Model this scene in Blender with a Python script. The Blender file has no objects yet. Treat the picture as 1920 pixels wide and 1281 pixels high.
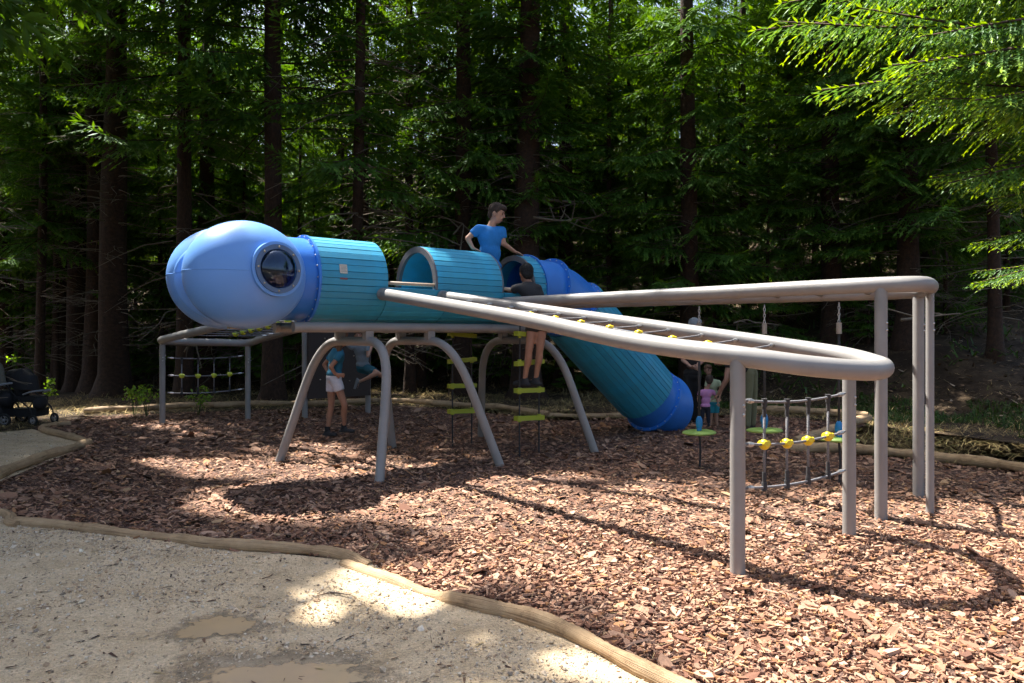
import bpy, bmesh, math, random
import numpy as np
from mathutils import Vector, Matrix

rng = np.random.default_rng(7)
random.seed(7)
scene = bpy.context.scene
COL = scene.collection

# ------------------------------------------------------------------ camera, world, sun, exposure
F, CX, HY, EYE = 1350.0, 960.0, 630.0, 1.6      # focal length and horizon of the photograph, in photo pixels
cam_d = bpy.data.cameras.new("camera")
cam_d.sensor_width = 36.0
cam_d.lens = F / 1920 * 36
cam_d.shift_y = (HY - 640.5) / 1920
cam_d.clip_end = 800
cam = bpy.data.objects.new("camera", cam_d)
COL.objects.link(cam)
cam.location = (0, 0, EYE)
cam.rotation_euler = (math.radians(90), 0, 0)
scene.camera = cam

SUN = Vector((0.42, -0.34, -1.0))               # travel of the light
ELEV = math.atan2(1.0, math.hypot(0.42, 0.34))
world = bpy.data.worlds.new("World")
scene.world = world
world.use_nodes = True
wn = world.node_tree
sky = wn.nodes.new("ShaderNodeTexSky")
sky.sky_type = 'NISHITA'
sky.sun_disc = False
sky.dust_density = 4.0
sky.ozone_density = 0.6
sky.sun_elevation = ELEV
sky.sun_rotation = math.atan2(-0.42, 0.34)
wn.nodes["Background"].inputs["Strength"].default_value = 0.078
wn.links.new(sky.outputs[0], wn.nodes["Background"].inputs["Color"])
sun_d = bpy.data.lights.new("sun", 'SUN')
sun_d.energy = 5.0
sun_d.angle = math.radians(0.55)
sun_d.color = (1.0, 0.95, 0.87)
sun = bpy.data.objects.new("sun", sun_d)
COL.objects.link(sun)
sun.rotation_euler = SUN.to_track_quat('-Z', 'Y').to_euler()
sun.location = (-8, 8, 30)
scene.view_settings.view_transform = 'Standard'
scene.view_settings.look = 'None'
scene.view_settings.gamma = 1.0
scene.view_settings.exposure = 1.85
cy = scene.cycles
cy.use_denoising = True
cy.use_adaptive_sampling = True
cy.adaptive_threshold = 0.03
cy.max_bounces = 5
cy.diffuse_bounces = 2
cy.glossy_bounces = 3
cy.transmission_bounces = 4
cy.transparent_max_bounces = 8
cy.caustics_reflective = False
cy.caustics_refractive = False


# ------------------------------------------------------------------ helpers
def G(px, py, z=0.0):
    Y = F * (EYE - z) / (py - HY)
    return np.array([(px - CX) / F * Y, Y, z])


def P(px, py, Y):
    return np.array([(px - CX) / F * Y, Y, EYE - (py - HY) / F * Y])


A0 = np.array([-2.225, 8.49])
U = np.array([0.78, 0.626])
PV = np.array([0.626, -0.78])
PS = np.array([0.774, -0.661])


def B(t, p, z):
    q = A0 + t * U + p * PV
    return np.array([q[0], q[1], z])


def mesh_from(name, V, FL, smooth=False, mats=None):
    """V (n,3); FL list of int arrays (m,k)"""
    me = bpy.data.meshes.new(name)
    V = np.asarray(V, dtype=np.float32)
    me.vertices.add(len(V))
    me.vertices.foreach_set("co", V.ravel())
    FL = [np.asarray(f, dtype=np.int32) for f in FL if len(f)]
    loops = np.concatenate([f.ravel() for f in FL])
    tot = np.concatenate([np.full(len(f), f.shape[1], dtype=np.int32) for f in FL])
    start = np.concatenate([[0], np.cumsum(tot)[:-1]]).astype(np.int32)
    me.loops.add(len(loops))
    me.loops.foreach_set("vertex_index", loops)
    me.polygons.add(len(tot))
    me.polygons.foreach_set("loop_start", start)
    me.polygons.foreach_set("loop_total", tot)
    me.polygons.foreach_set("use_smooth", np.full(len(tot), smooth, dtype=bool))
    me.update(calc_edges=True)
    return me


class MB:
    def __init__(s):
        s.V, s.F, s.n = [], {}, 0

    def add(s, V, FL):
        V = np.asarray(V, dtype=float)
        s.V.append(V)
        for f in FL:
            f = np.asarray(f, dtype=np.int64)
            if len(f):
                s.F.setdefault(f.shape[1], []).append(f + s.n)
        s.n += len(V)
        return s

    def data(s):
        return np.concatenate(s.V), [np.concatenate(v) for v in s.F.values()]

    def mesh(s, name, off=(0, 0, 0), smooth=True):
        V, FL = s.data()
        return mesh_from(name, V - np.asarray(off, dtype=float), FL, smooth)


ORIG = {}


def link(name, me, mat=None, parent=None):
    o = bpy.data.objects.new(name, me)
    COL.objects.link(o)
    if mat is not None and me is not None and len(me.materials) == 0:
        me.materials.append(mat)
    if parent is not None:
        o.parent = parent
    return o


def thing(name, label, cat, loc=(0, 0, 0), group=None):
    o = link(name, None)
    o.location = [float(c) for c in loc]
    o.empty_display_size = 0.1
    ORIG[o.name] = np.array(loc, dtype=float)
    tag(o, label, cat, group)
    return o


def tag(o, label=None, cat=None, group=None, kind=None):
    if label: o["label"] = label
    if cat: o["category"] = cat
    if group: o["group"] = group
    if kind: o["kind"] = kind
    return o


def part(name, mb, mat, parent, smooth=True, autosmooth=None):
    """mesh in world coordinates, under an unrotated parent"""
    off = ORIG[parent.name]
    me = mb.mesh(name, off, smooth)
    if autosmooth:
        sharp(me, autosmooth)
    o = link(name, me, mat, parent)
    ORIG[o.name] = off
    return o


def solo(name, mb, mat, loc, label=None, cat=None, group=None, kind=None, smooth=True, autosmooth=None):
    me = mb.mesh(name, loc, smooth)
    if autosmooth:
        sharp(me, autosmooth)
    o = link(name, me, mat)
    o.location = [float(c) for c in loc]
    ORIG[o.name] = np.array(loc, dtype=float)
    return tag(o, label, cat, group, kind)


def sharp(me, deg):
    bm = bmesh.new(); bm.from_mesh(me)
    lim = math.radians(deg)
    for e in bm.edges:
        if len(e.link_faces) == 2 and e.calc_face_angle(0) > lim:
            e.smooth = False
    bm.to_mesh(me); bm.free()


def unit(v):
    v = np.asarray(v, dtype=float)
    return v / (np.linalg.norm(v) + 1e-12)


def spline(pts, n=8, closed=False):
    """centripetal-ish Catmull-Rom through the points"""
    P_ = np.asarray(pts, dtype=float)
    out = []
    m = len(P_)
    for i in range(m - 1 if not closed else m):
        p1, p2 = P_[i % m], P_[(i + 1) % m]
        p0 = P_[(i - 1) % m] if (closed or i > 0) else 2 * p1 - p2
        p3 = P_[(i + 2) % m] if (closed or i < m - 2) else 2 * p2 - p1
        d1, d2, d3 = (max(np.linalg.norm(a - b), 1e-6) ** .5 for a, b in ((p1, p0), (p2, p1), (p3, p2)))
        m1 = (p2 - p1) + d2 * ((p1 - p0) / d1 - (p2 - p0) / (d1 + d2))
        m2 = (p2 - p1) + d2 * ((p3 - p2) / d3 - (p3 - p1) / (d2 + d3))
        for k in range(n):
            t = k / n
            out.append((2 * t ** 3 - 3 * t ** 2 + 1) * p1 + (t ** 3 - 2 * t ** 2 + t) * m1 + (-2 * t ** 3 + 3 * t ** 2) * p2 + (t ** 3 - t ** 2) * m2)
    if not closed:
        out.append(P_[-1])
    return np.array(out)


def frames(path):
    n = len(path)
    T = np.gradient(path, axis=0)
    T /= np.linalg.norm(T, axis=1)[:, None] + 1e-12
    ref = np.array([0, 0, 1.0]) if abs(T[0][2]) < .9 else np.array([1.0, 0, 0])
    N = np.zeros_like(T)
    N[0] = unit(np.cross(np.cross(T[0], ref), T[0]))
    for i in range(1, n):
        v = N[i - 1] - T[i] * np.dot(N[i - 1], T[i])
        N[i] = unit(v)
    Bn = np.cross(T, N)
    return T, N, Bn


def tube(mb, path, r, seg=12, caps=True, jitter=0.0, flat=1.0):
    path = np.asarray(path, dtype=float)
    n = len(path)
    r = np.broadcast_to(np.asarray(r, dtype=float), (n,))
    T, N, Bn = frames(path)
    a = np.linspace(0, 2 * math.pi, seg, endpoint=False)
    ca, sa = np.cos(a), np.sin(a)
    rr = r[:, None] * (1 + (rng.normal(0, jitter, (n, seg)) if jitter else 0))
    V = path[:, None, :] + (rr * ca)[:, :, None] * N[:, None, :] * flat + (rr * sa)[:, :, None] * Bn[:, None, :]
    i = np.arange(n - 1)[:, None] * seg
    j = np.arange(seg)[None, :]
    q = np.stack([i + j, i + (j + 1) % seg, i + seg + (j + 1) % seg, i + seg + j], -1).reshape(-1, 4)
    FL = [q]
    V = V.reshape(-1, 3)
    if caps:
        V = np.vstack([V, path[0], path[-1]])
        c0, c1 = n * seg, n * seg + 1
        jj = np.arange(seg)
        t0 = np.stack([np.full(seg, c0), (jj + 1) % seg, jj], -1)
        b = (n - 1) * seg
        t1 = np.stack([np.full(seg, c1), b + jj, b + (jj + 1) % seg], -1)
        FL.append(np.vstack([t0, t1]))
    return mb.add(V, FL)


def cyl(mb, p0, p1, r0, r1=None, seg=12, caps=True):
    r1 = r0 if r1 is None else r1
    return tube(mb, np.array([p0, p1], dtype=float), np.array([r0, r1]), seg, caps)


def box(mb, c, half, R=None):
    c = np.asarray(c, dtype=float)
    s = np.array([[x, y, z] for x in (-1, 1) for y in (-1, 1) for z in (-1, 1)], dtype=float) * np.asarray(half)
    if R is not None:
        s = s @ np.asarray(R).T
    f = [[0, 1, 3, 2], [4, 6, 7, 5], [0, 4, 5, 1], [2, 3, 7, 6], [0, 2, 6, 4], [1, 5, 7, 3]]
    return mb.add(s + c, [f])


def ellipsoid(mb, c, axes, nu=14, nv=9):
    """axes: 3x3 rows = semi axes vectors"""
    axes = np.asarray(axes, dtype=float)
    th = np.linspace(0, math.pi, nv)[1:-1]
    ph = np.linspace(0, 2 * math.pi, nu, endpoint=False)
    D = [[0, 0, 1]] + [[math.sin(t) * math.cos(p), math.sin(t) * math.sin(p), math.cos(t)] for t in th for p in ph] + [[0, 0, -1]]
    V = np.array(D) @ axes + np.asarray(c, dtype=float)
    q, t3 = [], []
    m = len(th)
    for i in range(m - 1):
        for j in range(nu):
            a, b = 1 + i * nu + j, 1 + i * nu + (j + 1) % nu
            q.append([a, a + nu, b + nu, b])
    last = len(V) - 1
    for j in range(nu):
        t3.append([0, 1 + j, 1 + (j + 1) % nu])
        t3.append([last, 1 + (m - 1) * nu + (j + 1) % nu, 1 + (m - 1) * nu + j])
    return mb.add(V, [q, t3])


def ball(mb, c, r, nu=12, nv=8):
    return ellipsoid(mb, c, np.eye(3) * r, nu, nv)


def ring(mb, c, axis, r_in, r_out, thick, seg=40):
    """flat washer with thickness"""
    axis = unit(axis)
    ref = np.array([0, 0, 1.0]) if abs(axis[2]) < .9 else np.array([1.0, 0, 0])
    e1 = unit(np.cross(axis, ref)); e2 = np.cross(axis, e1)
    a = np.linspace(0, 2 * math.pi, seg, endpoint=False)
    d = np.cos(a)[:, None] * e1 + np.sin(a)[:, None] * e2
    c = np.asarray(c, dtype=float)
    prof = [(r_in, -thick / 2), (r_out, -thick / 2), (r_out, thick / 2), (r_in, thick / 2)]
    V = np.concatenate([c + d * r + axis * h for r, h in prof])
    q = []
    for k in range(4):
        for j in range(seg):
            q.append([k * seg + j, k * seg + (j + 1) % seg, ((k + 1) % 4) * seg + (j + 1) % seg, ((k + 1) % 4) * seg + j])
    return mb.add(V, [q])


def in_poly(pts, poly):
    x, y = pts[:, 0], pts[:, 1]
    poly = np.asarray(poly)
    ins = np.zeros(len(pts), bool)
    j = len(poly) - 1
    for i in range(len(poly)):
        xi, yi = poly[i][:2]; xj, yj = poly[j][:2]
        c = ((yi > y) != (yj > y)) & (x < (xj - xi) * (y - yi) / (yj - yi + 1e-12) + xi)
        ins ^= c
        j = i
    return ins


def wob(x, y, s=1.0, seed=0):
    """cheap smooth noise -1..1"""
    return (np.sin(1.7 * s * x + 2.3 * s * y + seed) + np.sin(-2.9 * s * x + 1.3 * s * y + 1.7 * seed + 1) + np.sin(3.7 * s * x + 3.1 * s * y + 2.1 * seed + 2) * .6) / 2.6


# ------------------------------------------------------------------ materials
def mat(name, col, rough=.6, noise=None, noise_scale=8, bump=0, bump_scale=60, metallic=0, spec=.5, coat=0):
    m = bpy.data.materials.new(name)
    m.use_nodes = True
    nt = m.node_tree
    b = nt.nodes["Principled BSDF"]
    b.inputs["Base Color"].default_value = (*col, 1)
    b.inputs["Roughness"].default_value = rough
    b.inputs["Metallic"].default_value = metallic
    b.inputs["Specular IOR Level"].default_value = spec
    if coat: b.inputs["Coat Weight"].default_value = coat
    tc = nt.nodes.new("ShaderNodeTexCoord")
    if noise:
        n = nt.nodes.new("ShaderNodeTexNoise")
        n.inputs["Scale"].default_value = noise_scale
        n.inputs["Detail"].default_value = 6
        n.inputs["Roughness"].default_value = .65
        nt.links.new(tc.outputs["Object"], n.inputs["Vector"])
        r = nt.nodes.new("ShaderNodeValToRGB")
        r.color_ramp.elements[0].position = .3
        r.color_ramp.elements[1].position = .72
        r.color_ramp.elements[0].color = (*noise, 1)
        r.color_ramp.elements[1].color = (*col, 1)
        nt.links.new(n.outputs["Fac"], r.inputs["Fac"])
        nt.links.new(r.outputs[0], b.inputs["Base Color"])
    if bump:
        n2 = nt.nodes.new("ShaderNodeTexNoise")
        n2.inputs["Scale"].default_value = bump_scale
        n2.inputs["Detail"].default_value = 5
        nt.links.new(tc.outputs["Object"], n2.inputs["Vector"])
        bp = nt.nodes.new("ShaderNodeBump")
        bp.inputs["Strength"].default_value = bump
        bp.inputs["Distance"].default_value = .02
        nt.links.new(n2.outputs["Fac"], bp.inputs["Height"])
        nt.links.new(bp.outputs[0], b.inputs["Normal"])
    return m


def attr_mat(name, attr, rough=.8, bump=0, spec=.3, darkvar=.25):
    m = bpy.data.materials.new(name)
    m.use_nodes = True
    nt = m.node_tree
    b = nt.nodes["Principled BSDF"]
    at = nt.nodes.new("ShaderNodeAttribute"); at.attribute_name = attr
    n = nt.nodes.new("ShaderNodeTexNoise"); n.inputs["Scale"].default_value = 90; n.inputs["Detail"].default_value = 4
    tc = nt.nodes.new("ShaderNodeTexCoord")
    nt.links.new(tc.outputs["Object"], n.inputs["Vector"])
    mr = nt.nodes.new("ShaderNodeMapRange")
    mr.inputs["To Min"].default_value = 1 - darkvar; mr.inputs["To Max"].default_value = 1 + darkvar
    nt.links.new(n.outputs["Fac"], mr.inputs["Value"])
    mx = nt.nodes.new("ShaderNodeVectorMath"); mx.operation = 'SCALE'
    nt.links.new(at.outputs["Color"], mx.inputs[0]); nt.links.new(mr.outputs[0], mx.inputs["Scale"])
    nt.links.new(mx.outputs[0], b.inputs["Base Color"])
    b.inputs["Roughness"].default_value = rough
    b.inputs["Specular IOR Level"].default_value = spec
    return m


def foliage_mat(name, dark, light, tip, trans=.35, scale=1.2):
    m = bpy.data.materials.new(name)
    m.use_nodes = True
    nt = m.node_tree
    nt.nodes.remove(nt.nodes["Principled BSDF"])
    out = nt.nodes["Material Output"]
    tc = nt.nodes.new("ShaderNodeTexCoord")
    n = nt.nodes.new("ShaderNodeTexNoise"); n.inputs["Scale"].default_value = scale; n.inputs["Detail"].default_value = 8; n.inputs["Roughness"].default_value = .7
    nt.links.new(tc.outputs["Object"], n.inputs["Vector"])
    r = nt.nodes.new("ShaderNodeValToRGB")
    r.color_ramp.elements[0].position = .35; r.color_ramp.elements[1].position = .65
    r.color_ramp.elements[0].color = (*dark, 1); r.color_ramp.elements[1].color = (*light, 1)
    nt.links.new(n.outputs["Fac"], r.inputs["Fac"])
    at = nt.nodes.new("ShaderNodeAttribute"); at.attribute_name = "tip"
    mx = nt.nodes.new("ShaderNodeMix"); mx.data_type = 'RGBA'
    nt.links.new(at.outputs["Fac"], mx.inputs["Factor"])
    nt.links.new(r.outputs[0], mx.inputs["A"])
    mx.inputs["B"].default_value = (*tip, 1)
    d = nt.nodes.new("ShaderNodeBsdfDiffuse"); t = nt.nodes.new("ShaderNodeBsdfTranslucent")
    g = nt.nodes.new("ShaderNodeBsdfGlossy"); g.inputs["Roughness"].default_value = .45; g.inputs["Color"].default_value = (.8, .9, .85, 1)
    nt.links.new(mx.outputs["Result"], d.inputs["Color"])
    hs = nt.nodes.new("ShaderNodeHueSaturation"); hs.inputs["Saturation"].default_value = 1.15; hs.inputs["Value"].default_value = 1.5; hs.inputs["Hue"].default_value = .48
    nt.links.new(mx.outputs["Result"], hs.inputs["Color"]); nt.links.new(hs.outputs[0], t.inputs["Color"])
    s1 = nt.nodes.new("ShaderNodeMixShader"); s1.inputs[0].default_value = trans
    nt.links.new(d.outputs[0], s1.inputs[1]); nt.links.new(t.outputs[0], s1.inputs[2])
    s2 = nt.nodes.new("ShaderNodeMixShader"); s2.inputs[0].default_value = .03
    nt.links.new(s1.outputs[0], s2.inputs[1]); nt.links.new(g.outputs[0], s2.inputs[2])
    nt.links.new(s2.outputs[0], out.inputs["Surface"])
    return m


M = {}
M['metal'] = mat('powder_coated_grey_steel', (.28, .27, .26), .42, noise=(.225, .215, .205), noise_scale=3, bump=.04, bump_scale=180)
M['bolt'] = mat('bolt_steel', (.55, .55, .55), .35, metallic=.9)
M['head_blue'] = mat('head_blue_plastic', (.16, .36, .78), .36, noise=(.14, .33, .73), noise_scale=2.5, bump=.05, bump_scale=220)
M['blue'] = mat('slide_blue_plastic', (.03, .20, .66), .38, noise=(.025, .165, .57), noise_scale=3, bump=.04, bump_scale=200)
M['liner'] = mat('tunnel_edge_board', (.13, .135, .15), .6, noise=(.095, .10, .115), noise_scale=6)
M['rope'] = mat('grey_rope', (.25, .25, .26), .75, noise=(.12, .12, .13), noise_scale=120, bump=.6, bump_scale=150)
M['darkrope'] = mat('dark_rope', (.05, .05, .055), .8, noise=(.03, .03, .03), noise_scale=100, bump=.5, bump_scale=150)
M['yellow'] = mat('yellow_connector', (.75, .55, .02), .4)
M['lime'] = mat('lime_plastic', (.36, .42, .03), .45, noise=(.30, .36, .03), noise_scale=6)
M['limeball'] = mat('lime_ball', (.50, .58, .05), .45)
M['disc'] = mat('green_disc_plastic', (.30, .46, .10), .5, noise=(.26, .41, .09), noise_scale=5)
M['knob'] = mat('blue_knob', (.01, .20, .50), .4)
M['rail'] = mat('wood_rail', (.45, .37, .27), .6, noise=(.36, .28, .2), noise_scale=12)
M['panel'] = mat('brown_panel', (.04, .024, .018), .6, noise=(.035, .024, .02), noise_scale=5)
M['log'] = None
M['trunk'] = mat('spruce_bark', (.068, .034, .018), .95, noise=(.019, .011, .007), noise_scale=14, bump=.9, bump_scale=26)
M['twig'] = mat('dead_twig', (.22, .175, .125), .9, noise=(.10, .078, .055), noise_scale=9)
M['spruce'] = foliage_mat('spruce_needles', (.030, .080, .012), (.082, .182, .026), (.17, .31, .04))
M['spruce2'] = foliage_mat('spruce_needles_young', (.036, .098, .015), (.092, .20, .03), (.19, .35, .042), trans=.42)
M['bright'] = foliage_mat('spruce_new_growth', (.045, .11, .025), (.10, .21, .04), (.34, .50, .045), trans=.42, scale=2.5)
M['beech'] = foliage_mat('broad_leaf_green', (.09, .20, .03), (.16, .30, .045), (.25, .40, .06), trans=.55)
M['grass'] = foliage_mat('grass_green', (.035, .075, .015), (.07, .13, .025), (.10, .17, .03), trans=.3)
M['straw'] = attr_mat('dry_straw', 'tint', .9)
M['litter'] = attr_mat('leaf_litter', 'tint', .9)
M['chip'] = attr_mat('bark_chip', 'tint', .85)
M['pebble'] = attr_mat('pebble', 'tint', .9)
for k, c in dict(skin=(.50, .28, .19), skin_tan=(.40, .20, .125), hair_brown=(.05, .03, .02), hair_black=(.008, .008, .009), hair_lt=(.16, .085, .045),
                 shirt_blue=(.015, .21, .60), shirt_teal=(.02, .16, .26), shirt_black=(.02, .021, .025), jeans=(.012, .018, .035), white=(.72, .70, .76),
                 shorts_teal=(.015, .12, .17), shirt_grey=(.20, .25, .28), shoe_dark=(.03, .03, .032), shoe_grey=(.20, .22, .23), pink=(.58, .25, .48), navy=(.012, .014, .025),
                 pale=(.50, .58, .36), aqua=(.02, .30, .40), olive=(.19, .18, .095), dark=(.018, .017, .017), grey_hair=(.32, .34, .37), sock=(.012, .012, .014),
                 stroller_black=(.012, .012, .014), stroller_grey=(.16, .155, .12), tyre=(.02, .02, .02), rim=(.28, .28, .29)).items():
    M[k] = mat(k, c, .55 if 'skin' in k else .8, noise=tuple(x * .8 for x in c), noise_scale=14, bump=0 if 'skin' in k else .25, bump_scale=40)


def wood_log_mat():
    m = bpy.data.materials.new('peeled_log'); m.use_nodes = True
    nt = m.node_tree; b = nt.nodes["Principled BSDF"]
    tc = nt.nodes.new("ShaderNodeTexCoord")
    at = nt.nodes.new("ShaderNodeAttribute"); at.attribute_name = "along"
    n = nt.nodes.new("ShaderNodeTexNoise"); n.inputs["Scale"].default_value = 5; n.inputs["Detail"].default_value = 8; n.inputs["Roughness"].default_value = .7
    nt.links.new(tc.outputs["Object"], n.inputs["Vector"])
    r = nt.nodes.new("ShaderNodeValToRGB")
    e = r.color_ramp.elements
    e[0].position = .30; e[0].color = (.15, .095, .05, 1)
    e[1].position = .62; e[1].color = (.48, .33, .185, 1)
    x = e.new(.42); x.color = (.36, .235, .125, 1)
    nt.links.new(n.outputs["Fac"], r.inputs["Fac"]); nt.links.new(r.outputs[0], b.inputs["Base Color"])
    mp = nt.nodes.new("ShaderNodeVectorMath"); mp.operation = 'MULTIPLY'; mp.inputs[1].default_value = (2.0, 50, 1)
    nt.links.new(at.outputs["Vector"], mp.inputs[0])
    n2 = nt.nodes.new("ShaderNodeTexNoise"); n2.inputs["Scale"].default_value = 1; n2.inputs["Detail"].default_value = 4
    nt.links.new(mp.outputs[0], n2.inputs["Vector"])
    bp = nt.nodes.new("ShaderNodeBump"); bp.inputs["Strength"].default_value = .8; bp.inputs["Distance"].default_value = .012
    nt.links.new(n2.outputs["Fac"], bp.inputs["Height"]); nt.links.new(bp.outputs[0], b.inputs["Normal"])
    b.inputs["Roughness"].default_value = .75
    cr = nt.nodes.new('ShaderNodeValToRGB'); cr.color_ramp.elements[0].position = .34; cr.color_ramp.elements[1].position = .46
    cr.color_ramp.elements[0].color = (.45, .40, .36, 1); cr.color_ramp.elements[1].color = (1, 1, 1, 1)
    nt.links.new(n2.outputs['Fac'], cr.inputs['Fac'])
    ml = nt.nodes.new('ShaderNodeVectorMath'); ml.operation = 'MULTIPLY'
    nt.links.new(r.outputs[0], ml.inputs[0]); nt.links.new(cr.outputs[0], ml.inputs[1]); nt.links.new(ml.outputs[0], b.inputs['Base Color'])
    return m


M['log'] = wood_log_mat()


def teal_mat():
    m = mat('teal_board', (.018, .27, .40), .5, bump=.06, bump_scale=120)
    nt = m.node_tree; b = nt.nodes["Principled BSDF"]
    oi = nt.nodes.new("ShaderNodeObjectInfo")
    mr = nt.nodes.new("ShaderNodeMapRange"); mr.inputs["To Min"].default_value = .86; mr.inputs["To Max"].default_value = 1.12
    nt.links.new(oi.outputs["Random"], mr.inputs["Value"])
    tc = nt.nodes.new("ShaderNodeTexCoord")
    n = nt.nodes.new("ShaderNodeTexNoise"); n.inputs["Scale"].default_value = 5; n.inputs["Detail"].default_value = 6
    nt.links.new(tc.outputs["Object"], n.inputs["Vector"])
    r = nt.nodes.new("ShaderNodeValToRGB")
    r.color_ramp.elements[0].position = .3; r.color_ramp.elements[0].color = (.038, .285, .43, 1)
    r.color_ramp.elements[1].position = .7; r.color_ramp.elements[1].color = (.028, .34, .56, 1)
    nt.links.new(n.outputs["Fac"], r.inputs["Fac"])
    mx = nt.nodes.new("ShaderNodeVectorMath"); mx.operation = 'SCALE'
    nt.links.new(r.outputs[0], mx.inputs[0]); nt.links.new(mr.outputs[0], mx.inputs["Scale"])
    nt.links.new(mx.outputs[0], b.inputs["Base Color"])
    return m


M['teal'] = teal_mat()


def dome_mat():
    m = bpy.data.materials.new('clear_dome'); m.use_nodes = True
    nt = m.node_tree; nt.nodes.remove(nt.nodes["Principled BSDF"]); out = nt.nodes["Material Output"]
    t = nt.nodes.new("ShaderNodeBsdfTransparent"); t.inputs["Color"].default_value = (.38, .52, .95, 1)
    g = nt.nodes.new("ShaderNodeBsdfGlossy"); g.inputs["Roughness"].default_value = .03; g.inputs["Color"].default_value = (.55, .72, 1, 1)
    fr = nt.nodes.new("ShaderNodeFresnel"); fr.inputs["IOR"].default_value = 1.6
    ad = nt.nodes.new("ShaderNodeMath"); ad.operation = 'MULTIPLY_ADD'; ad.inputs[1].default_value = 1.3; ad.inputs[2].default_value = .02; ad.use_clamp = True
    nt.links.new(fr.outputs[0], ad.inputs[0])
    s = nt.nodes.new("ShaderNodeMixShader")
    nt.links.new(ad.outputs[0], s.inputs[0]); nt.links.new(t.outputs[0], s.inputs[1]); nt.links.new(g.outputs[0], s.inputs[2])
    nt.links.new(s.outputs[0], out.inputs["Surface"])
    return m


M['dome'] = dome_mat()


def ground_mat(name, stops, scale, scale2, bump, vor=None):
    m = bpy.data.materials.new(name); m.use_nodes = True
    nt = m.node_tree; b = nt.nodes["Principled BSDF"]
    tc = nt.nodes.new("ShaderNodeTexCoord")
    n = nt.nodes.new("ShaderNodeTexNoise"); n.inputs["Scale"].default_value = scale; n.inputs["Detail"].default_value = 10; n.inputs["Roughness"].default_value = .72
    nt.links.new(tc.outputs["Object"], n.inputs["Vector"])
    r = nt.nodes.new("ShaderNodeValToRGB")
    while len(r.color_ramp.elements) < len(stops):
        r.color_ramp.elements.new(.5)
    for e, (p, c) in zip(r.color_ramp.elements, stops):
        e.position = p; e.color = (*c, 1)
    nt.links.new(n.outputs["Fac"], r.inputs["Fac"])
    n2 = nt.nodes.new("ShaderNodeTexNoise" if not vor else "ShaderNodeTexVoronoi"); n2.inputs["Scale"].default_value = scale2
    nt.links.new(tc.outputs["Object"], n2.inputs["Vector"])
    if vor:
        hs = nt.nodes.new("ShaderNodeSeparateColor")
        nt.links.new(n2.outputs["Color"], hs.inputs[0])
        mr = nt.nodes.new("ShaderNodeMapRange"); mr.inputs["To Min"].default_value = 1 - vor; mr.inputs["To Max"].default_value = 1 + vor
        nt.links.new(hs.outputs[0], mr.inputs["Value"])
        mx = nt.nodes.new("ShaderNodeVectorMath"); mx.operation = 'SCALE'
        nt.links.new(r.outputs[0], mx.inputs[0]); nt.links.new(mr.outputs[0], mx.inputs["Scale"])
        nt.links.new(mx.outputs[0], b.inputs["Base Color"])
        hsrc = n2.outputs["Distance"]
    else:
        nt.links.new(r.outputs[0], b.inputs["Base Color"])
        n2.inputs["Detail"].default_value = 8
        hsrc = n2.outputs["Fac"]
    bp = nt.nodes.new("ShaderNodeBump"); bp.inputs["Strength"].default_value = bump; bp.inputs["Distance"].default_value = .03
    nt.links.new(hsrc, bp.inputs["Height"]); nt.links.new(bp.outputs[0], b.inputs["Normal"])
    b.inputs["Roughness"].default_value = .95
    b.inputs["Specular IOR Level"].default_value = .2
    return m


M['floor'] = ground_mat('forest_floor', [(.3, (.018, .012, .008)), (.5, (.045, .03, .018)), (.62, (.085, .058, .033)), (.75, (.035, .038, .014))], 1.6, 14, .8)
M['chipbed'] = ground_mat('chip_bed', [(.3, (.07, .042, .032)), (.5, (.14, .085, .065)), (.7, (.22, .14, .11))], 9, 55, .8, vor=.5)
M['gravel'] = ground_mat('gravel_path', [(.28, (.43, .32, .195)), (.46, (.60, .46, .295)), (.6, (.68, .54, .365)), (.78, (.54, .405, .25))], 3.0, 95, .5, vor=.16)
M['mud'] = mat('muddy_water', (.58, .41, .225), .07, noise=(.50, .365, .22), noise_scale=4)
M['label'] = mat('cream_label', (.55, .52, .44), .6)
M['redlabel'] = mat('dark_red_label', (.17, .05, .06), .5)
M['print'] = mat('grey_print', (.30, .29, .26), .6)


# ------------------------------------------------------------------ ground
def hill(x, y):
    x = np.asarray(x, float); y = np.asarray(y, float)
    d0 = 20.3 - 1.35 * np.clip(x - 2.5, 0, 7) + .25 * np.clip(-x - 6, 0, 12)
    d = y - d0
    h = .34 * np.where(d > 0, np.where(d < 4, d * d / 8, d - 2), 0)
    h = np.where(d < 0, 0, h)
    h = h + np.clip(d, 0, 3) / 3 * .14 * (1 + wob(x, y, .45, 3))
    h = np.minimum(h, 26 + .02 * d)
    return h


xs = np.concatenate([np.linspace(-260, -45, 14), np.linspace(-42, -13, 30), np.linspace(-12.5, 12.5, 60), np.linspace(13, 42, 30), np.linspace(45, 260, 14)])
ys = np.concatenate([np.linspace(-90, -12, 10), np.linspace(-10, 8, 14), np.linspace(8.5, 40, 80), np.linspace(41, 75, 24), np.linspace(80, 330, 18)])
XX, YY = np.meshgrid(xs, ys)
ZZ = hill(XX, YY) - .012
Vg = np.stack([XX, YY, ZZ], -1).reshape(-1, 3)
nx = len(xs)
ii, jj = np.meshgrid(np.arange(len(ys) - 1), np.arange(nx - 1), indexing='ij')
a = (ii * nx + jj).ravel()
fo = solo('forest_ground', MB().add(Vg, [np.stack([a, a + 1, a + nx + 1, a + nx], -1)]), M['floor'], (0, 0, 0), kind='structure')

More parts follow.
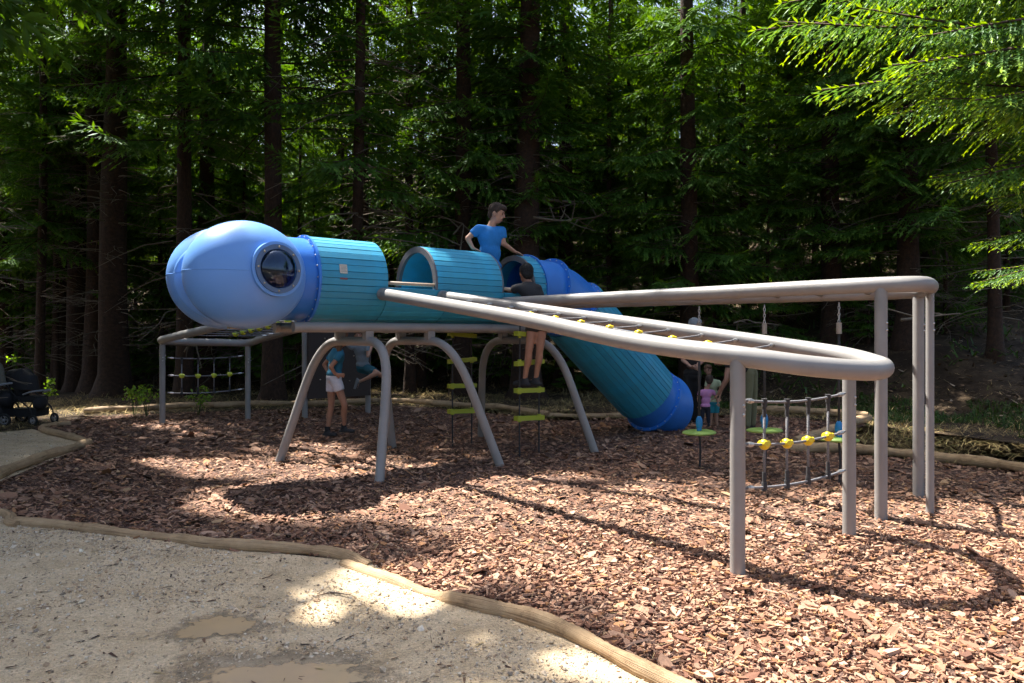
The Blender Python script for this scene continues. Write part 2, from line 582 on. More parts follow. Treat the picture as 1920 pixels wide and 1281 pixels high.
CHIP_PX = [(-200, 965), (0, 972), (30, 985), (350, 1022), (690, 1058), (830, 1122), (1050, 1192), (1260, 1287), (1500, 1420)]
chip_poly = [G(*p)[:2] for p in CHIP_PX] + [np.array([3.4, 1.9]), np.array([7.5, 3.0]), np.array([9.5, 6.8])] + \
            [G(*p)[:2] for p in [(1920, 890), (1700, 862), (1482, 847), (1500, 832), (1626, 797), (1422, 781), (1300, 783), (1150, 788), (1030, 790), (900, 774), (800, 765), (690, 762), (500, 770), (300, 777), (165, 783), (95, 797), (60, 806), (110, 818), (165, 837), (0, 905), (-250, 990)]]
chip_poly = np.array(chip_poly)
GRAV_PX = [(-200, 965), (0, 972), (30, 985), (350, 1022), (690, 1058), (830, 1122), (1050, 1192), (1260, 1287), (1500, 1420)]
grav_poly = np.array([G(*p)[:2] for p in GRAV_PX] + [np.array([2.4, -4.0]), np.array([-9, -4.0]), np.array([-12, 5.0]), G(-400, 985)[:2]])
grav2_poly = np.array([G(*p)[:2] for p in [(0, 905), (165, 837), (110, 818), (60, 806), (0, 812), (-300, 830), (-400, 905), (-250, 990)]])


def sheet(name, poly, z, m):
    bm = bmesh.new()
    vs = [bm.verts.new((p[0], p[1], z)) for p in poly]
    f = bm.faces.new(vs)
    bmesh.ops.triangulate(bm, faces=[f], ngon_method='EAR_CLIP')
    for f in bm.faces:
        if f.normal.z < 0: f.normal_flip()
    me = bpy.data.meshes.new(name); bm.to_mesh(me); bm.free()
    o = link(name, me, m)
    return tag(o, kind='structure')


sheet('wood_chip_ground', chip_poly, .006, M['chipbed'])
sheet('gravel_path', grav_poly, .012, M['gravel'])
sheet('gravel_path', grav2_poly, .012, M['gravel'])


def set_tint(me, cols):
    at = me.attributes.new('tint', 'FLOAT_COLOR', 'POINT')
    c = np.ones((len(cols), 4), dtype=np.float32); c[:, :3] = cols
    at.data.foreach_set('color', c.ravel())


def scatter_in(poly, n, wfun=None):
    lo, hi = poly.min(0), poly.max(0)
    out = []
    while sum(len(o) for o in out) < n:
        p = rng.uniform(lo, hi, (n, 2))
        k = in_poly(p, poly)
        p = p[k]
        if wfun is not None:
            p = p[rng.uniform(0, 1, len(p)) < wfun(p)]
        out.append(p)
    return np.concatenate(out)[:n]


def seen(p, m=.9):
    return (np.abs(p[:, 0]) < (.711 * p[:, 1] + m)) & (p[:, 1] > 3.0)


def tilted(n, tilt):
    yaw = rng.uniform(0, 2 * math.pi, n)
    rx = rng.normal(0, tilt, n); ry = rng.normal(0, tilt, n)
    cy_, sy_ = np.cos(yaw), np.sin(yaw)
    e1 = np.stack([cy_, sy_, rx], -1); e1 /= np.linalg.norm(e1, axis=1)[:, None]
    e2 = np.stack([-sy_, cy_, ry], -1); e2 -= e1 * (e1 * e2).sum(1)[:, None]; e2 /= np.linalg.norm(e2, axis=1)[:, None]
    return e1, e2, np.cross(e1, e2)


# bark chips: one mass of real pieces
def make_chips():
    def w(p):
        y = p[:, 1]
        d = np.where(y < 5, 1.0, np.where(y < 7.5, .66, np.where(y < 10, .36, .20)))
        return d * np.where(seen(p), 1, .35 * seen(p, 3.2))
    p = scatter_in(chip_poly, 101000, w)
    n = len(p)
    far = np.clip((p[:, 1] - 4) / 8, 0, 1)
    L = rng.lognormal(math.log(.0145), .55, n) * (1 + .45 * far)
    W = L * rng.uniform(.22, .62, n)
    H = rng.uniform(.002, .006, n)
    e1, e2, e3 = tilted(n, .26)
    c = np.stack([p[:, 0], p[:, 1], .010 + rng.uniform(0, .022, n) + .012 * wob(p[:, 0], p[:, 1], 2.2, 1)], -1)
    # irregular hexagon outline, top and rim
    k = np.array([[1, 0], [.45, .9], [-.6, .85], [-1, -.1], [-.5, -.95], [.65, -.8]])
    jit = 1 + rng.normal(0, .16, (n, 6, 2))
    kk = k[None] * jit
    top = c[:, None] + kk[..., 0:1] * (L[:, None] )[..., None] * e1[:, None] + kk[..., 1:2] * W[:, None, None] * e2[:, None] + H[:, None, None] * e3[:, None]
    curl = rng.normal(0, .12, n)
    top = top + ((kk[..., 1] ** 2) * (W * curl)[:, None])[..., None] * e3[:, None]
    bot = top - (2 * H + .004)[:, None, None] * e3[:, None]
    V = np.concatenate([top, bot], 1).reshape(-1, 3)
    base = np.arange(n)[:, None] * 12
    q1 = base + np.array([[0, 1, 2, 3]]); q2 = base + np.array([[0, 3, 4, 5]])
    qs = [base + np.array([[j + 6, (j + 1) % 6 + 6, (j + 1) % 6, j]]) for j in range(6)]
    nr = p[:, 1] < 5.9
    me = mesh_from('wood_chips', V, [np.concatenate([q1, q2] + [q_[nr] for q_ in qs])], False)
    pal = np.array([[.29, .175, .118], [.36, .24, .17], [.22, .122, .080], [.155, .082, .055], [.42, .295, .215], [.34, .19, .095], [.10, .055, .04], [.46, .33, .20]])
    pick = pal[rng.choice(len(pal), n, p=[.24, .22, .17, .12, .10, .07, .05, .03])] * rng.uniform(.8, 1.2, (n, 1)) * np.array([.97, .86, .80])
    set_tint(me, np.repeat(pick, 12, 0))
    o = link('wood_chips', me, M['chip'])
    tag(o, 'loose reddish brown bark chips covering the playground', 'wood chips', kind='stuff')


make_chips()


def make_pebbles():
    def w(p):
        y = p[:, 1]
        # coarser gravel piles up along the log edge
        q = (p[:, 1] - (5.9 - .0 * p[:, 0]))
        return np.where(y < 7, 1, .5) * seen(p) * np.clip(.35 + .65 * (wob(p[:, 0], p[:, 1], 1.3, 5) > -.1), 0, 1)
    p = np.concatenate([scatter_in(grav_poly, 17000, w), scatter_in(grav2_poly, 2500, w)])
    for (c_, rx_, ry_) in ((G(405, 1181), .21, .21), (G(545, 1275), .42, .2)):
        p = p[((p[:, 0] - c_[0]) / rx_) ** 2 + ((p[:, 1] - c_[1]) / ry_) ** 2 > 1]
    n = len(p)
    R = rng.lognormal(math.log(.0045), .5, n)
    e1, e2, e3 = tilted(n, .5)
    D = np.array([[1, 0, 0], [0, 1, 0], [-1, .1, 0], [0, -1, 0], [.1, 0, 1], [0, 0, -1]])
    jit = D[None] * (1 + rng.normal(0, .2, (n, 6, 1))) * np.array([1.25, .9, .6])
    c = np.stack([p[:, 0], p[:, 1], .013 + R * .3], -1)
    V = c[:, None] + R[:, None, None] * (jit[..., 0:1] * e1[:, None] + jit[..., 1:2] * e2[:, None] + jit[..., 2:3] * e3[:, None])
    base = np.arange(n)[:, None] * 6
    fs = [base + np.array([[a, b, 4]]) for a, b in ((0, 1), (1, 2), (2, 3), (3, 0))] + [base + np.array([[b, a, 5]]) for a, b in ((0, 1), (1, 2), (2, 3), (3, 0))]
    me = mesh_from('gravel', V.reshape(-1, 3), [np.concatenate(fs)], False)
    pal = np.array([[.58, .46, .33], [.66, .56, .43], [.42, .32, .22], [.46, .32, .20], [.30, .24, .18], [.70, .62, .50]])
    set_tint(me, np.repeat(pal[rng.choice(6, n, p=[.3, .22, .2, .12, .1, .06])] * rng.uniform(.85, 1.15, (n, 1)), 6, 0))
    tag(link('gravel', me, M['pebble']), 'pale loose gravel on the path', 'gravel', kind='stuff')


make_pebbles()


def strips(p0, d, n3, L, W, bend):
    """n blades: base p0, direction d, sideways n3; 2 quads each -> V,F"""
    n = len(p0)
    mid = p0 + d * (L * .55)[:, None]
    tip = p0 + d * L[:, None]
    tip[:, 2] -= bend * L
    s = n3 * (W / 2)[:, None]
    V = np.stack([p0 - s, p0 + s, mid + s * .8, mid - s * .8, tip + s * .25, tip - s * .25], 1).reshape(-1, 3)
    b = np.arange(n)[:, None] * 6
    return V, np.concatenate([b + np.array([[0, 1, 2, 3]]), b + np.array([[3, 2, 4, 5]])])


def make_litter():
    # bark bits, needles and twigs lying on the gravel and the chips
    n = 2100
    p = np.concatenate([scatter_in(grav_poly, 800, lambda q: seen(q) * (q[:, 1] < 7) * np.clip(.5 + .8 * wob(q[:, 0], q[:, 1], 1.9, 6), .1, 1)), scatter_in(chip_poly, 1300, lambda q: seen(q) * (q[:, 1] < 10))])
    L = rng.lognormal(math.log(.022), .7, n); L[:25] *= 3.5
    W = np.clip(L * rng.uniform(.08, .5, n), .002, .016); W[:25] = .003
    L[1000:] = rng.uniform(.05, .13, n - 1000); W[1000:] = rng.uniform(.0015, .0035, n - 1000)
    e1, e2, e3 = tilted(n, .08)
    z = np.where(np.arange(n) < 800, .018, .048)
    V, f = strips(np.stack([p[:, 0], p[:, 1], z], -1), e1, e2, L, W, rng.uniform(-.05, .05, n))
    me = mesh_from('litter', V, [f])
    pal = np.array([[.09, .05, .035], [.16, .095, .06], [.05, .035, .03], [.40, .30, .15]])
    tc_ = pal[rng.choice(4, n, p=[.4, .3, .2, .1])]; tc_[1000:] = np.array([.46, .34, .17]) * rng.uniform(.5, 1.2, (n - 1000, 1))
    set_tint(me, np.repeat(tc_, 6, 0))
    tag(link('litter', me, M['litter']), 'dark bark bits and twigs scattered on the gravel', 'litter', kind='stuff')


make_litter()


def make_straw():
    N = 30000
    x = rng.uniform(-11.5, 12.5, N * 4); y = rng.uniform(7.5, 23, N * 4)
    p = np.stack([x, y], -1)
    keep = seen(p, 1) & ~in_poly(p, chip_poly) & ~in_poly(p, grav2_poly) & ~in_poly(p, grav_poly)
    d = y - (20.3 - 1.35 * np.clip(x - 2.5, 0, 7))
    keep &= (rng.uniform(0, 1, len(x)) < np.clip(1.1 - .30 * np.clip(d, 0, 4), .08, 1) * np.clip(.55 + .7 * wob(x, y, .9, 2), .1, 1))
    p = p[keep][:N]; n = len(p)
    z = hill(p[:, 0], p[:, 1]) + rng.uniform(0, .04, n)
    yaw = rng.uniform(0, 6.28, n)
    el = np.abs(rng.normal(.12, .28, n))
    dirs = np.stack([np.cos(yaw) * np.cos(el), np.sin(yaw) * np.cos(el), np.sin(el)], -1)
    sd = np.stack([-np.sin(yaw), np.cos(yaw), np.zeros(n)], -1)
    V, f = strips(np.stack([p[:, 0], p[:, 1], z], -1), dirs, sd, rng.uniform(.08, .30, n), rng.uniform(.004, .011, n), rng.uniform(0, .25, n))
    me = mesh_from('dry_grass', V, [f])
    pal = np.array([[.52, .39, .17], [.42, .30, .13], [.28, .20, .09], [.14, .15, .045]])
    set_tint(me, np.repeat(pal[rng.choice(4, n, p=[.32, .32, .22, .14])] * rng.uniform(.8, 1.2, (n, 1)), 6, 0))
    tag(link('dry_grass', me, M['straw']), 'matted dry straw grass outside the log edging', 'grass', kind='stuff')
    # green grass on the bank to the right
    N = 15000
    x = rng.uniform(3, 13, N * 4); y = rng.uniform(9.5, 17, N * 4); p = np.stack([x, y], -1)
    d = y - (20.3 - 1.35 * np.clip(x - 2.5, 0, 7))
    keep = seen(p, 1) & ~in_poly(p, chip_poly) & (d > -1.6) & (d < 2.4) & (wob(x, y, .8, 9) > -.15)
    p = p[keep][:N]; n = len(p)
    yaw = rng.uniform(0, 6.28, n); el = rng.uniform(.5, 1.3, n)
    dirs = np.stack([np.cos(yaw) * np.cos(el), np.sin(yaw) * np.cos(el), np.sin(el)], -1)
    sd = np.stack([-np.sin(yaw), np.cos(yaw), np.zeros(n)], -1)
    V, f = strips(np.stack([p[:, 0], p[:, 1], hill(p[:, 0], p[:, 1])], -1), dirs, sd, rng.uniform(.05, .16, n), rng.uniform(.008, .02, n), rng.uniform(0, .4, n))
    me = mesh_from('grass', V, [f])
    tag(link('grass', me, M['grass']), 'low green grass and weeds on the shaded bank', 'grass', kind='stuff')


make_straw()


def make_leaf_litter():
    N = 17000
    x = rng.uniform(-24, 26, N * 2); y = 13 + 32 * rng.uniform(0, 1, N * 2) ** 1.4; p = np.stack([x, y], -1)
    keep = seen(p, 1) & (hill(x, y) > .05)
    p = p[keep][:N]; n = len(p)
    e1, e2, e3 = tilted(n, .35)
    V, f = strips(np.stack([p[:, 0], p[:, 1], hill(p[:, 0], p[:, 1]) + .03], -1), e1, e2, rng.uniform(.05, .16, n), rng.uniform(.02, .07, n), rng.uniform(-.1, .1, n))
    me = mesh_from('leaf_litter', V, [f])
    pal = np.array([[.15, .09, .05], [.21, .14, .08], [.08, .05, .03], [.28, .21, .14]])
    set_tint(me, np.repeat(pal[rng.choice(4, n)] * rng.uniform(.7, 1.2, (n, 1)), 6, 0))
    tag(link('leaf_litter', me, M['litter']), 'brown fallen leaves and needles on the forest slope', 'leaf litter', kind='stuff')


make_leaf_litter()


def make_undergrowth():
    N = 16000
    x = rng.uniform(-26, 26, N * 3); y = rng.uniform(15, 40, N * 3); p = np.stack([x, y], -1)
    keep = seen(p, 1) & (hill(x, y) > .12) & (wob(x, y, .7, 4) > .05)
    p = p[keep][:N]; n = len(p)
    yaw = rng.uniform(0, 6.28, n); el = rng.uniform(.2, 1.2, n)
    dirs = np.stack([np.cos(yaw) * np.cos(el), np.sin(yaw) * np.cos(el), np.sin(el)], -1)
    sd = np.stack([-np.sin(yaw), np.cos(yaw), np.zeros(n)], -1)
    V, f = strips(np.stack([p[:, 0], p[:, 1], hill(p[:, 0], p[:, 1]) + rng.uniform(0, .25, n)], -1), dirs, sd, rng.uniform(.10, .38, n), rng.uniform(.02, .07, n), rng.uniform(0, .5, n))
    tag(link('undergrowth', mesh_from('undergrowth', V, [f]), M['grass']), 'low green undergrowth on the forest slope', 'undergrowth', kind='stuff')


make_undergrowth()


def puddle(px, py, rx, ry, z, seed, m=None, nm='puddle'):
    c = G(px, py)
    a = np.linspace(0, 2 * math.pi, 96, endpoint=False)
    r = 1 + .16 * np.sin(2 * a + seed) + .12 * np.sin(3 * a + 2 * seed) + .07 * np.sin(7 * a + seed) + .05 * np.sin(13 * a + 2 * seed) + .03 * np.sin(19 * a)
    if m is None: m = M['mud']
    V = np.stack([c[0] + rx * r * np.cos(a), c[1] + ry * r * np.sin(a), np.full(96, z)], -1)
    V = np.vstack([V, [c[0], c[1], z]])
    j = np.arange(96)
    me = mesh_from(nm, V, [np.stack([j, (j + 1) % 96, np.full(96, 96)], -1)])
    at = me.attributes.new('tip', 'FLOAT', 'POINT'); at.data.foreach_set('value', np.array([1.0] * 96 + [0.0], np.float32))
    return tag(link(nm, me, m), kind='structure')


def soft_edge(m, lo, hi):
    nt = m.node_tree; out = nt.nodes['Material Output']; b = nt.nodes['Principled BSDF']
    at = nt.nodes.new('ShaderNodeAttribute'); at.attribute_name = 'tip'
    tc = nt.nodes.new('ShaderNodeTexCoord'); n = nt.nodes.new('ShaderNodeTexNoise'); n.inputs['Scale'].default_value = 22; n.inputs['Detail'].default_value = 6
    nt.links.new(tc.outputs['Object'], n.inputs['Vector'])
    ad = nt.nodes.new('ShaderNodeMath'); ad.operation = 'MULTIPLY_ADD'; ad.inputs[1].default_value = .7; ad.inputs[2].default_value = -.35
    nt.links.new(n.outputs['Fac'], ad.inputs[0])
    su = nt.nodes.new('ShaderNodeMath'); nt.links.new(at.outputs['Fac'], su.inputs[0]); nt.links.new(ad.outputs[0], su.inputs[1])
    mr = nt.nodes.new('ShaderNodeMapRange'); mr.interpolation_type = 'SMOOTHSTEP'; mr.inputs['From Min'].default_value = lo; mr.inputs['From Max'].default_value = hi
    nt.links.new(su.outputs[0], mr.inputs['Value'])
    t = nt.nodes.new('ShaderNodeBsdfTransparent'); mx = nt.nodes.new('ShaderNodeMixShader')
    nt.links.new(mr.outputs[0], mx.inputs[0]); nt.links.new(b.outputs[0], mx.inputs[1]); nt.links.new(t.outputs[0], mx.inputs[2]); nt.links.new(mx.outputs[0], out.inputs['Surface'])


M['wet'] = ground_mat('wet_gravel', [(.3, (.27, .205, .135)), (.5, (.36, .285, .195)), (.7, (.43, .345, .245))], 5, 95, .4, vor=.12)
M['wet'].node_tree.nodes['Principled BSDF'].inputs['Roughness'].default_value = .5
soft_edge(M['wet'], .35, .95)
soft_edge(M['mud'], .72, .92)
puddle(408, 1180, .30, .29, .0148, 1.15, M['wet'], 'wet_ground')
puddle(540, 1262, .62, .34, .0148, 2.3, M['wet'], 'wet_ground')
puddle(405, 1181, .20, .19, .0165, 1)
puddle(545, 1275, .40, .19, .0165, 2.2)


# peeled log edging
def log(pts, r, label, seed, taper=(1, 1)):
    pa = np.array([np.array([*G(px, py)[:2], z]) for px, py, z in pts])
    path = spline(pa, 16)
    n = len(path)
    s = np.linspace(0, 1, n)
    r *= .74
    rr = r * np.interp(s, [0, 1], taper) * (1 + .10 * np.sin(s * 13 + seed) + .08 * np.sin(s * 29 + 2 * seed) + .05 * np.sin(s * 61 + 3 * seed))
    rr[0] *= .82; rr[-1] *= .82
    path[:, 2] += .012 * np.sin(s * 9 + seed) - .012
    path[:, 0] += .014 * np.sin(s * 21 + seed); path[:, 1] += .018 * np.sin(s * 17 + 2 * seed)
    mb = MB()
    tube(mb, path, rr, 16, True, jitter=.03)
    loc = path[0] * [1, 1, 0]
    o = solo('edging_log', mb, M['log'], loc, label, 'log', 'peeled logs edging the playground', autosmooth=50)
    me = o.data
    L = np.linalg.norm(np.diff(path, axis=0), axis=1).sum()
    al = np.zeros((len(me.vertices), 3), np.float32)
    k = np.arange(n * 16)
    al[:n * 16, 0] = (k // 16) / n * L
    al[:n * 16, 1] = np.abs((k % 16) / 16 - .5)
    at = me.attributes.new('along', 'FLOAT_VECTOR', 'POINT'); at.data.foreach_set('vector', al.ravel())
    return o


log([(-160, 975, .02), (-20, 962, .03), (34, 990, .035)], .06, 'short peeled log at the picture edge meeting the long gravel log', 4)
log([(22, 986, .03), (150, 995, .035), (280, 1012, .04), (360, 1022, .055), (420, 1030, .055), (560, 1042, .045), (640, 1048, .04), (692, 1062, .01)], .058, 'long wavy peeled log between gravel path and bark chips', 1)
log([(640, 1058, .0), (740, 1092, .02), (808, 1122, .025), (860, 1132, .045), (960, 1160, .045), (1080, 1208, .04), (1200, 1262, .04), (1330, 1330, .04), (1480, 1410, .03)], .062, 'thick sunlit peeled log running out of the bottom of the picture', 2)
log([(168, 836, .07), (100, 858, .07), (20, 890, .07), (-120, 945, .06)], .085, 'peeled log with a cut end bordering the small gravel patch', 3, (.95, 1.1))
log([(168, 832, .05), (120, 822, .05), (78, 808, .05), (100, 800, .04), (130, 797, .02)], .075, 'crooked peeled log behind the small gravel patch', 5)
log([(158, 776, .07), (240, 773, .08), (330, 766, .08), (420, 765, .07)], .085, 'grey peeled log on the far edge beside the big trunks', 6)
log([(400, 766, .07), (500, 762, .08), (600, 761, .08), (720, 757, .08), (830, 762, .09)], .085, 'long grey peeled log on the far edge behind the arched legs', 7)
log([(810, 763, .09), (880, 766, .09), (950, 772, .08), (1030, 782, .06)], .09, 'grey peeled log on the far edge behind the rope ladders', 8)
log([(1020, 781, .03), (1110, 783, .04), (1200, 784, .04), (1330, 780, .06)], .08, 'half buried log running behind the blue slide', 9)
log([(1395, 771, .09), (1470, 776, .09), (1550, 780, .09), (1628, 786, .09)], .10, 'pale log lying behind the green rope discs', 10)
log([(1632, 790, .09), (1580, 806, .08), (1490, 835, .06)], .10, 'short log turning back toward the net posts', 11)
log([(1478, 846, .06), (1600, 852, .08), (1720, 862, .08), (1840, 876, .08), (1990, 902, .07)], .088, 'long log on the edge of the straw behind the tall posts', 12)


# ------------------------------------------------------------------ light gaps cut into the crowns (chosen ground regions the sun reaches)
LIT_PX = [
    [(470, 876), (640, 868), (760, 900), (960, 905), (1060, 922), (1180, 940), (1330, 938), (1460, 950), (1640, 970), (1760, 985), (1960, 1004), (2100, 1100), (2050, 1420), (1290, 1420), (1240, 1200), (1190, 1130), (1000, 1090), (900, 1105), (830, 1128), (760, 1100), (700, 1075), (860, 1045), (840, 1000), (700, 978), (560, 960), (480, 925)],
    [(110, 872), (200, 858), (330, 862), (540, 866), (580, 882), (420, 902), (330, 905), (240, 892)],
    [(470, 1178), (560, 1120), (640, 1075), (690, 1062), (860, 1118), (800, 1145), (700, 1170), (600, 1192)],
    [(1000, 1205), (1120, 1228), (1260, 1281), (1200, 1300), (1080, 1260)],
    [(150, 828), (172, 832), (168, 848), (120, 860)],
    [(20, 842), (110, 824), (118, 830), (30, 850)],
    [(10, 860), (90, 846), (95, 852), (10, 868)],
    [(120, 748), (330, 742), (520, 748), (700, 745), (760, 752), (500, 764), (300, 770), (180, 768)],
    [(880, 752), (1080, 748), (1120, 770), (980, 776)],
    [(1180, 700), (1260, 690), (1300, 700), (1200, 712)],
    [(300, 690), (560, 684), (600, 694), (320, 704)],
    [(950, 690), (1100, 680), (1150, 690), (960, 704)],
]
LIT = [np.array([G(*p)[:2] for p in poly]) for poly in LIT_PX]


SHAFTS = [(np.array([*P(px, py, Y)[:2], .05 if (py > 700 and Y < 20) else P(px, py, Y)[2]]), r) for px, py, Y, r in [  # sun shafts opened through the crowns onto chosen spots
    (350, 60, 18, 1.1), (420, 120, 18, .9), (190, 150, 15.5, .8), (300, 140, 17, .8), (560, 240, 17, .8), (640, 60, 17, 1.3), (650, 190, 16.6, 1.1), (690, 300, 16.5, 1.0), (620, 330, 17, .8),
    (790, 140, 18.5, .9), (830, 165, 18, .9), (900, 60, 18, .9), (1000, 170, 17.5, .9), (1060, 40, 18, 1.0), (1250, 100, 17.5, 1.3), (1330, 230, 17.5, .9), (1180, 70, 18.5, 1.0), (90, 330, 19, 1.6), (30, 250, 20, 2.0),
    (100, 560, 18, 1.2), (1130, 450, 16.5, .7), (760, 230, 18, .8), (500, 50, 19, 1.2), (1370, 60, 19, .9), (1110, 330, 18, .8), (1010, 420, 18, .8), (1500, 600, 14, .5),
    (250, 60, 16.5, 1.0), (480, 180, 18, 1.2), (370, 250, 18, 1.0), (700, 120, 17.5, 1.2), (740, 30, 18, 1.0), (860, 250, 18.5, .9), (950, 30, 18, 1.1), (1090, 150, 18.5, 1.1), (1200, 200, 18.5, 1.1), (1290, 40, 18, 1.1), (1300, 330, 17.5, .9), (1420, 150, 20, 1.0), (60, 100, 18, 1.5), (20, 450, 19, 1.5), (560, 110, 18, 1.0), (600, 420, 17, .8), (400, 330, 18, .9), (1180, 300, 18, .9),
    (300, 745, 17.5, 1.0), (380, 742, 18.4, 1.1), (470, 745, 17.2, 1.0), (550, 742, 18.4, 1.1), (640, 742, 17.6, 1.1), (720, 742, 18.4, 1.0), (800, 742, 17.2, 1.1), (890, 740, 18.2, 1.1), (980, 745, 17.4, 1.1), (1060, 750, 16.8, 1.0), (1130, 750, 16.2, .9), (250, 735, 18.4, .9), (850, 745, 19.4, .8), (520, 745, 19.4, .8), (1640, 660, 12.5, .5), (1560, 650, 13.5, .6),
    (440, 440, 7.8, .95), (380, 480, 8.0, .9), (640, 470, 8.5, .7),
    (1540, 90, 7.4, 1.2), (1680, 90, 6.9, 1.3), (1820, 120, 6.5, 1.3), (1760, 260, 6.9, 1.0), (1860, 330, 6.9, 1.1), (1870, 470, 7.6, 1.0), (1600, 20, 7.5, 1.2), (1900, 560, 8.2, .8)]]


def sun_open(c, low=False):
    """True where a leaf at c would shade one of the open patches"""
    gx = c[:, 0] + .42 * c[:, 2]; gy = c[:, 1] - .34 * c[:, 2]
    g = np.stack([gx + .16 * wob(gx, gy, 3.1, 1) + .07 * wob(gx, gy, 9, 2), gy + .16 * wob(gx, gy, 2.7, 4) + .07 * wob(gx, gy, 8, 5)], -1)
    r = np.zeros(len(c), bool)
    for q, R_ in SHAFTS:
        if low and q[2] > .2: continue
        h_ = c[:, 2] - q[2]
        d_ = np.hypot(c[:, 0] + .42 * h_ - q[0], c[:, 1] - .34 * h_ - q[1])
        r |= (h_ > .6) & (d_ < R_ * (1 + .3 * wob(c[:, 0], c[:, 1], 4, 1)))
    for L in LIT:
        r |= in_poly(g, L)
    return r


# ------------------------------------------------------------------ trees
def diamonds(base, d, nrm, L, W):
    """(n,3) arrays -> quads; returns V (n*4,3)"""
    s = np.cross(d, nrm); s /= np.linalg.norm(s, axis=1)[:, None] + 1e-9
    mid = base + d * (L * .45)[:, None] + nrm * (W * .12)[:, None]
    tip = base + d * L[:, None]
    return np.stack([base, mid + s * (W / 2)[:, None], tip, mid - s * (W / 2)[:, None]], 1).reshape(-1, 3)


def bough(L, r, step=.075, size=1.0, droop=.30, up=.16, width=.42, hang=.35, gap=.10):
    """one spruce bough, x out, z up: arrays base, dir, nrm, len, wid, tip"""
    Bs, Ds, Ns, Ls, Ws, Ts = [], [], [], [], [], []

    def axis(x):
        t = x / L
        return np.array([x, .05 * L * math.sin(t * 3 + ph), L * (-droop * t ** 1.5 + up * t ** 4)])
    ph = r.uniform(0, 6)
    x = .12 * L
    while x < L:
        t = x / L
        p = axis(x); q = axis(min(x + .02, L * 1.02)); ax = unit(q - p)
        for q_ in range(2):
            nr = unit(np.array([r.normal(0, .5), r.normal(0, .5), 1]))
            Bs.append(p); Ds.append(unit(ax + np.array([0, r.normal(0, .45), r.uniform(.05, .5)]))); Ns.append(nr); Ls.append(.13 * size * r.uniform(.8, 1.3)); Ws.append(.034 * size); Ts.append(.1 + .2 * t)
        for sd in (-1, 1):
            if r.uniform() < gap: continue
            tl = width * L * (1 - t) ** .75 * min(1, t * 3.2 + .15) * r.uniform(.65, 1.15) + .06 * size
            ang = math.radians(r.uniform(42, 68) * (1 - .35 * t))
            d0 = unit(ax * math.cos(ang) + np.array([0, sd * math.sin(ang), 0]) + np.array([0, 0, -hang * r.uniform(.4, 1.3)]))
            n_seg = max(1, int(tl / (.075 * size)))
            for k in range(n_seg):
                f = k / n_seg
                d = unit(d0 + np.array([0, 0, -hang * .7 * f]))
                b = p + d0 * tl * f + np.array([0, 0, -.25 * hang * tl * f * f])
                nr = unit(np.array([r.normal(0, .3), r.normal(0, .3), 1]))
                Bs.append(b); Ds.append(d); Ns.append(nr); Ls.append(.14 * size * r.uniform(.8, 1.2)); Ws.append(.034 * size); Ts.append(max(0, f - .55) * 1.6 + (.25 if k == n_seg - 1 else 0))
                for s2 in (-1, 1):
                    bl = .13 * size * (1 - .55 * f) * r.uniform(.6, 1.2)
                    dd = unit(d * .75 + np.cross(nr, d) * s2 * .7 + np.array([0, 0, -.25 * r.uniform(0, 1)]))
                    Bs.append(b + d * .02); Ds.append(dd); Ns.append(nr); Ls.append(bl); Ws.append(.028 * size); Ts.append(max(0, f - .5))
        x += step * size * r.uniform(.8, 1.25)
    return [np.array(v) for v in (Bs, Ds, Ns, Ls, Ws, Ts)], np.array([axis(v) for v in np.linspace(0, L, 6)])


def place_boughs(spec, variants, r):
    """spec: list of (origin, azimuth, pitch, scale) -> V, tips, stems MB"""
    Vs, Ts = [], []
    stems = MB()
    for (o, az, pt, sc) in spec:
        (b, d, n, L, W, T), ax = variants[r.integers(len(variants))]
        ca, sa, cp, sp = math.cos(az), math.sin(az), math.cos(pt), math.sin(pt)
        R = np.array([[ca * cp, -sa, -ca * sp], [sa * cp, ca, -sa * sp], [sp, 0, cp]])
        Vs.append(diamonds(b @ R.T * sc + o, d @ R.T, n @ R.T, L * sc, W * sc)); Ts.append(np.repeat(T, 4))
        tube(stems, ax @ R.T * sc + o, np.linspace(.0085, .0015, len(ax)) * sc, 3, False)
    return np.concatenate(Vs), np.concatenate(Ts), stems


def foliage_mesh(name, V, T, m):
    n = len(V) // 4
    me = mesh_from(name, V, [np.arange(n * 4).reshape(-1, 4)])
    at = me.attributes.new('tip', 'FLOAT', 'POINT'); at.data.foreach_set('value', np.clip(T, 0, 1).astype(np.float32))
    me.materials.append(m)
    return me


def trunk_mesh(name, H, r0, r, lean=.0, seg=12):
    z = np.concatenate([[-.6, 0, .25, .6, 1.2], np.arange(2.5, H, 1.6), [H]])
    rad = r0 * np.clip((1 - .9 * np.clip(z, 0, H) / H), .03, 1) * (1 + .55 * np.exp(-np.clip(z, 0, 9) * 3.0))
    x = lean * z + .04 * np.sin(z * .5 + r.uniform(0, 6)); y = .04 * np.cos(z * .4 + r.uniform(0, 6))
    mb = MB(); tube(mb, np.stack([x, y, z], -1), rad, seg, True, jitter=.05)
    me = mb.mesh(name); me.materials.append(M['trunk'])
    return me


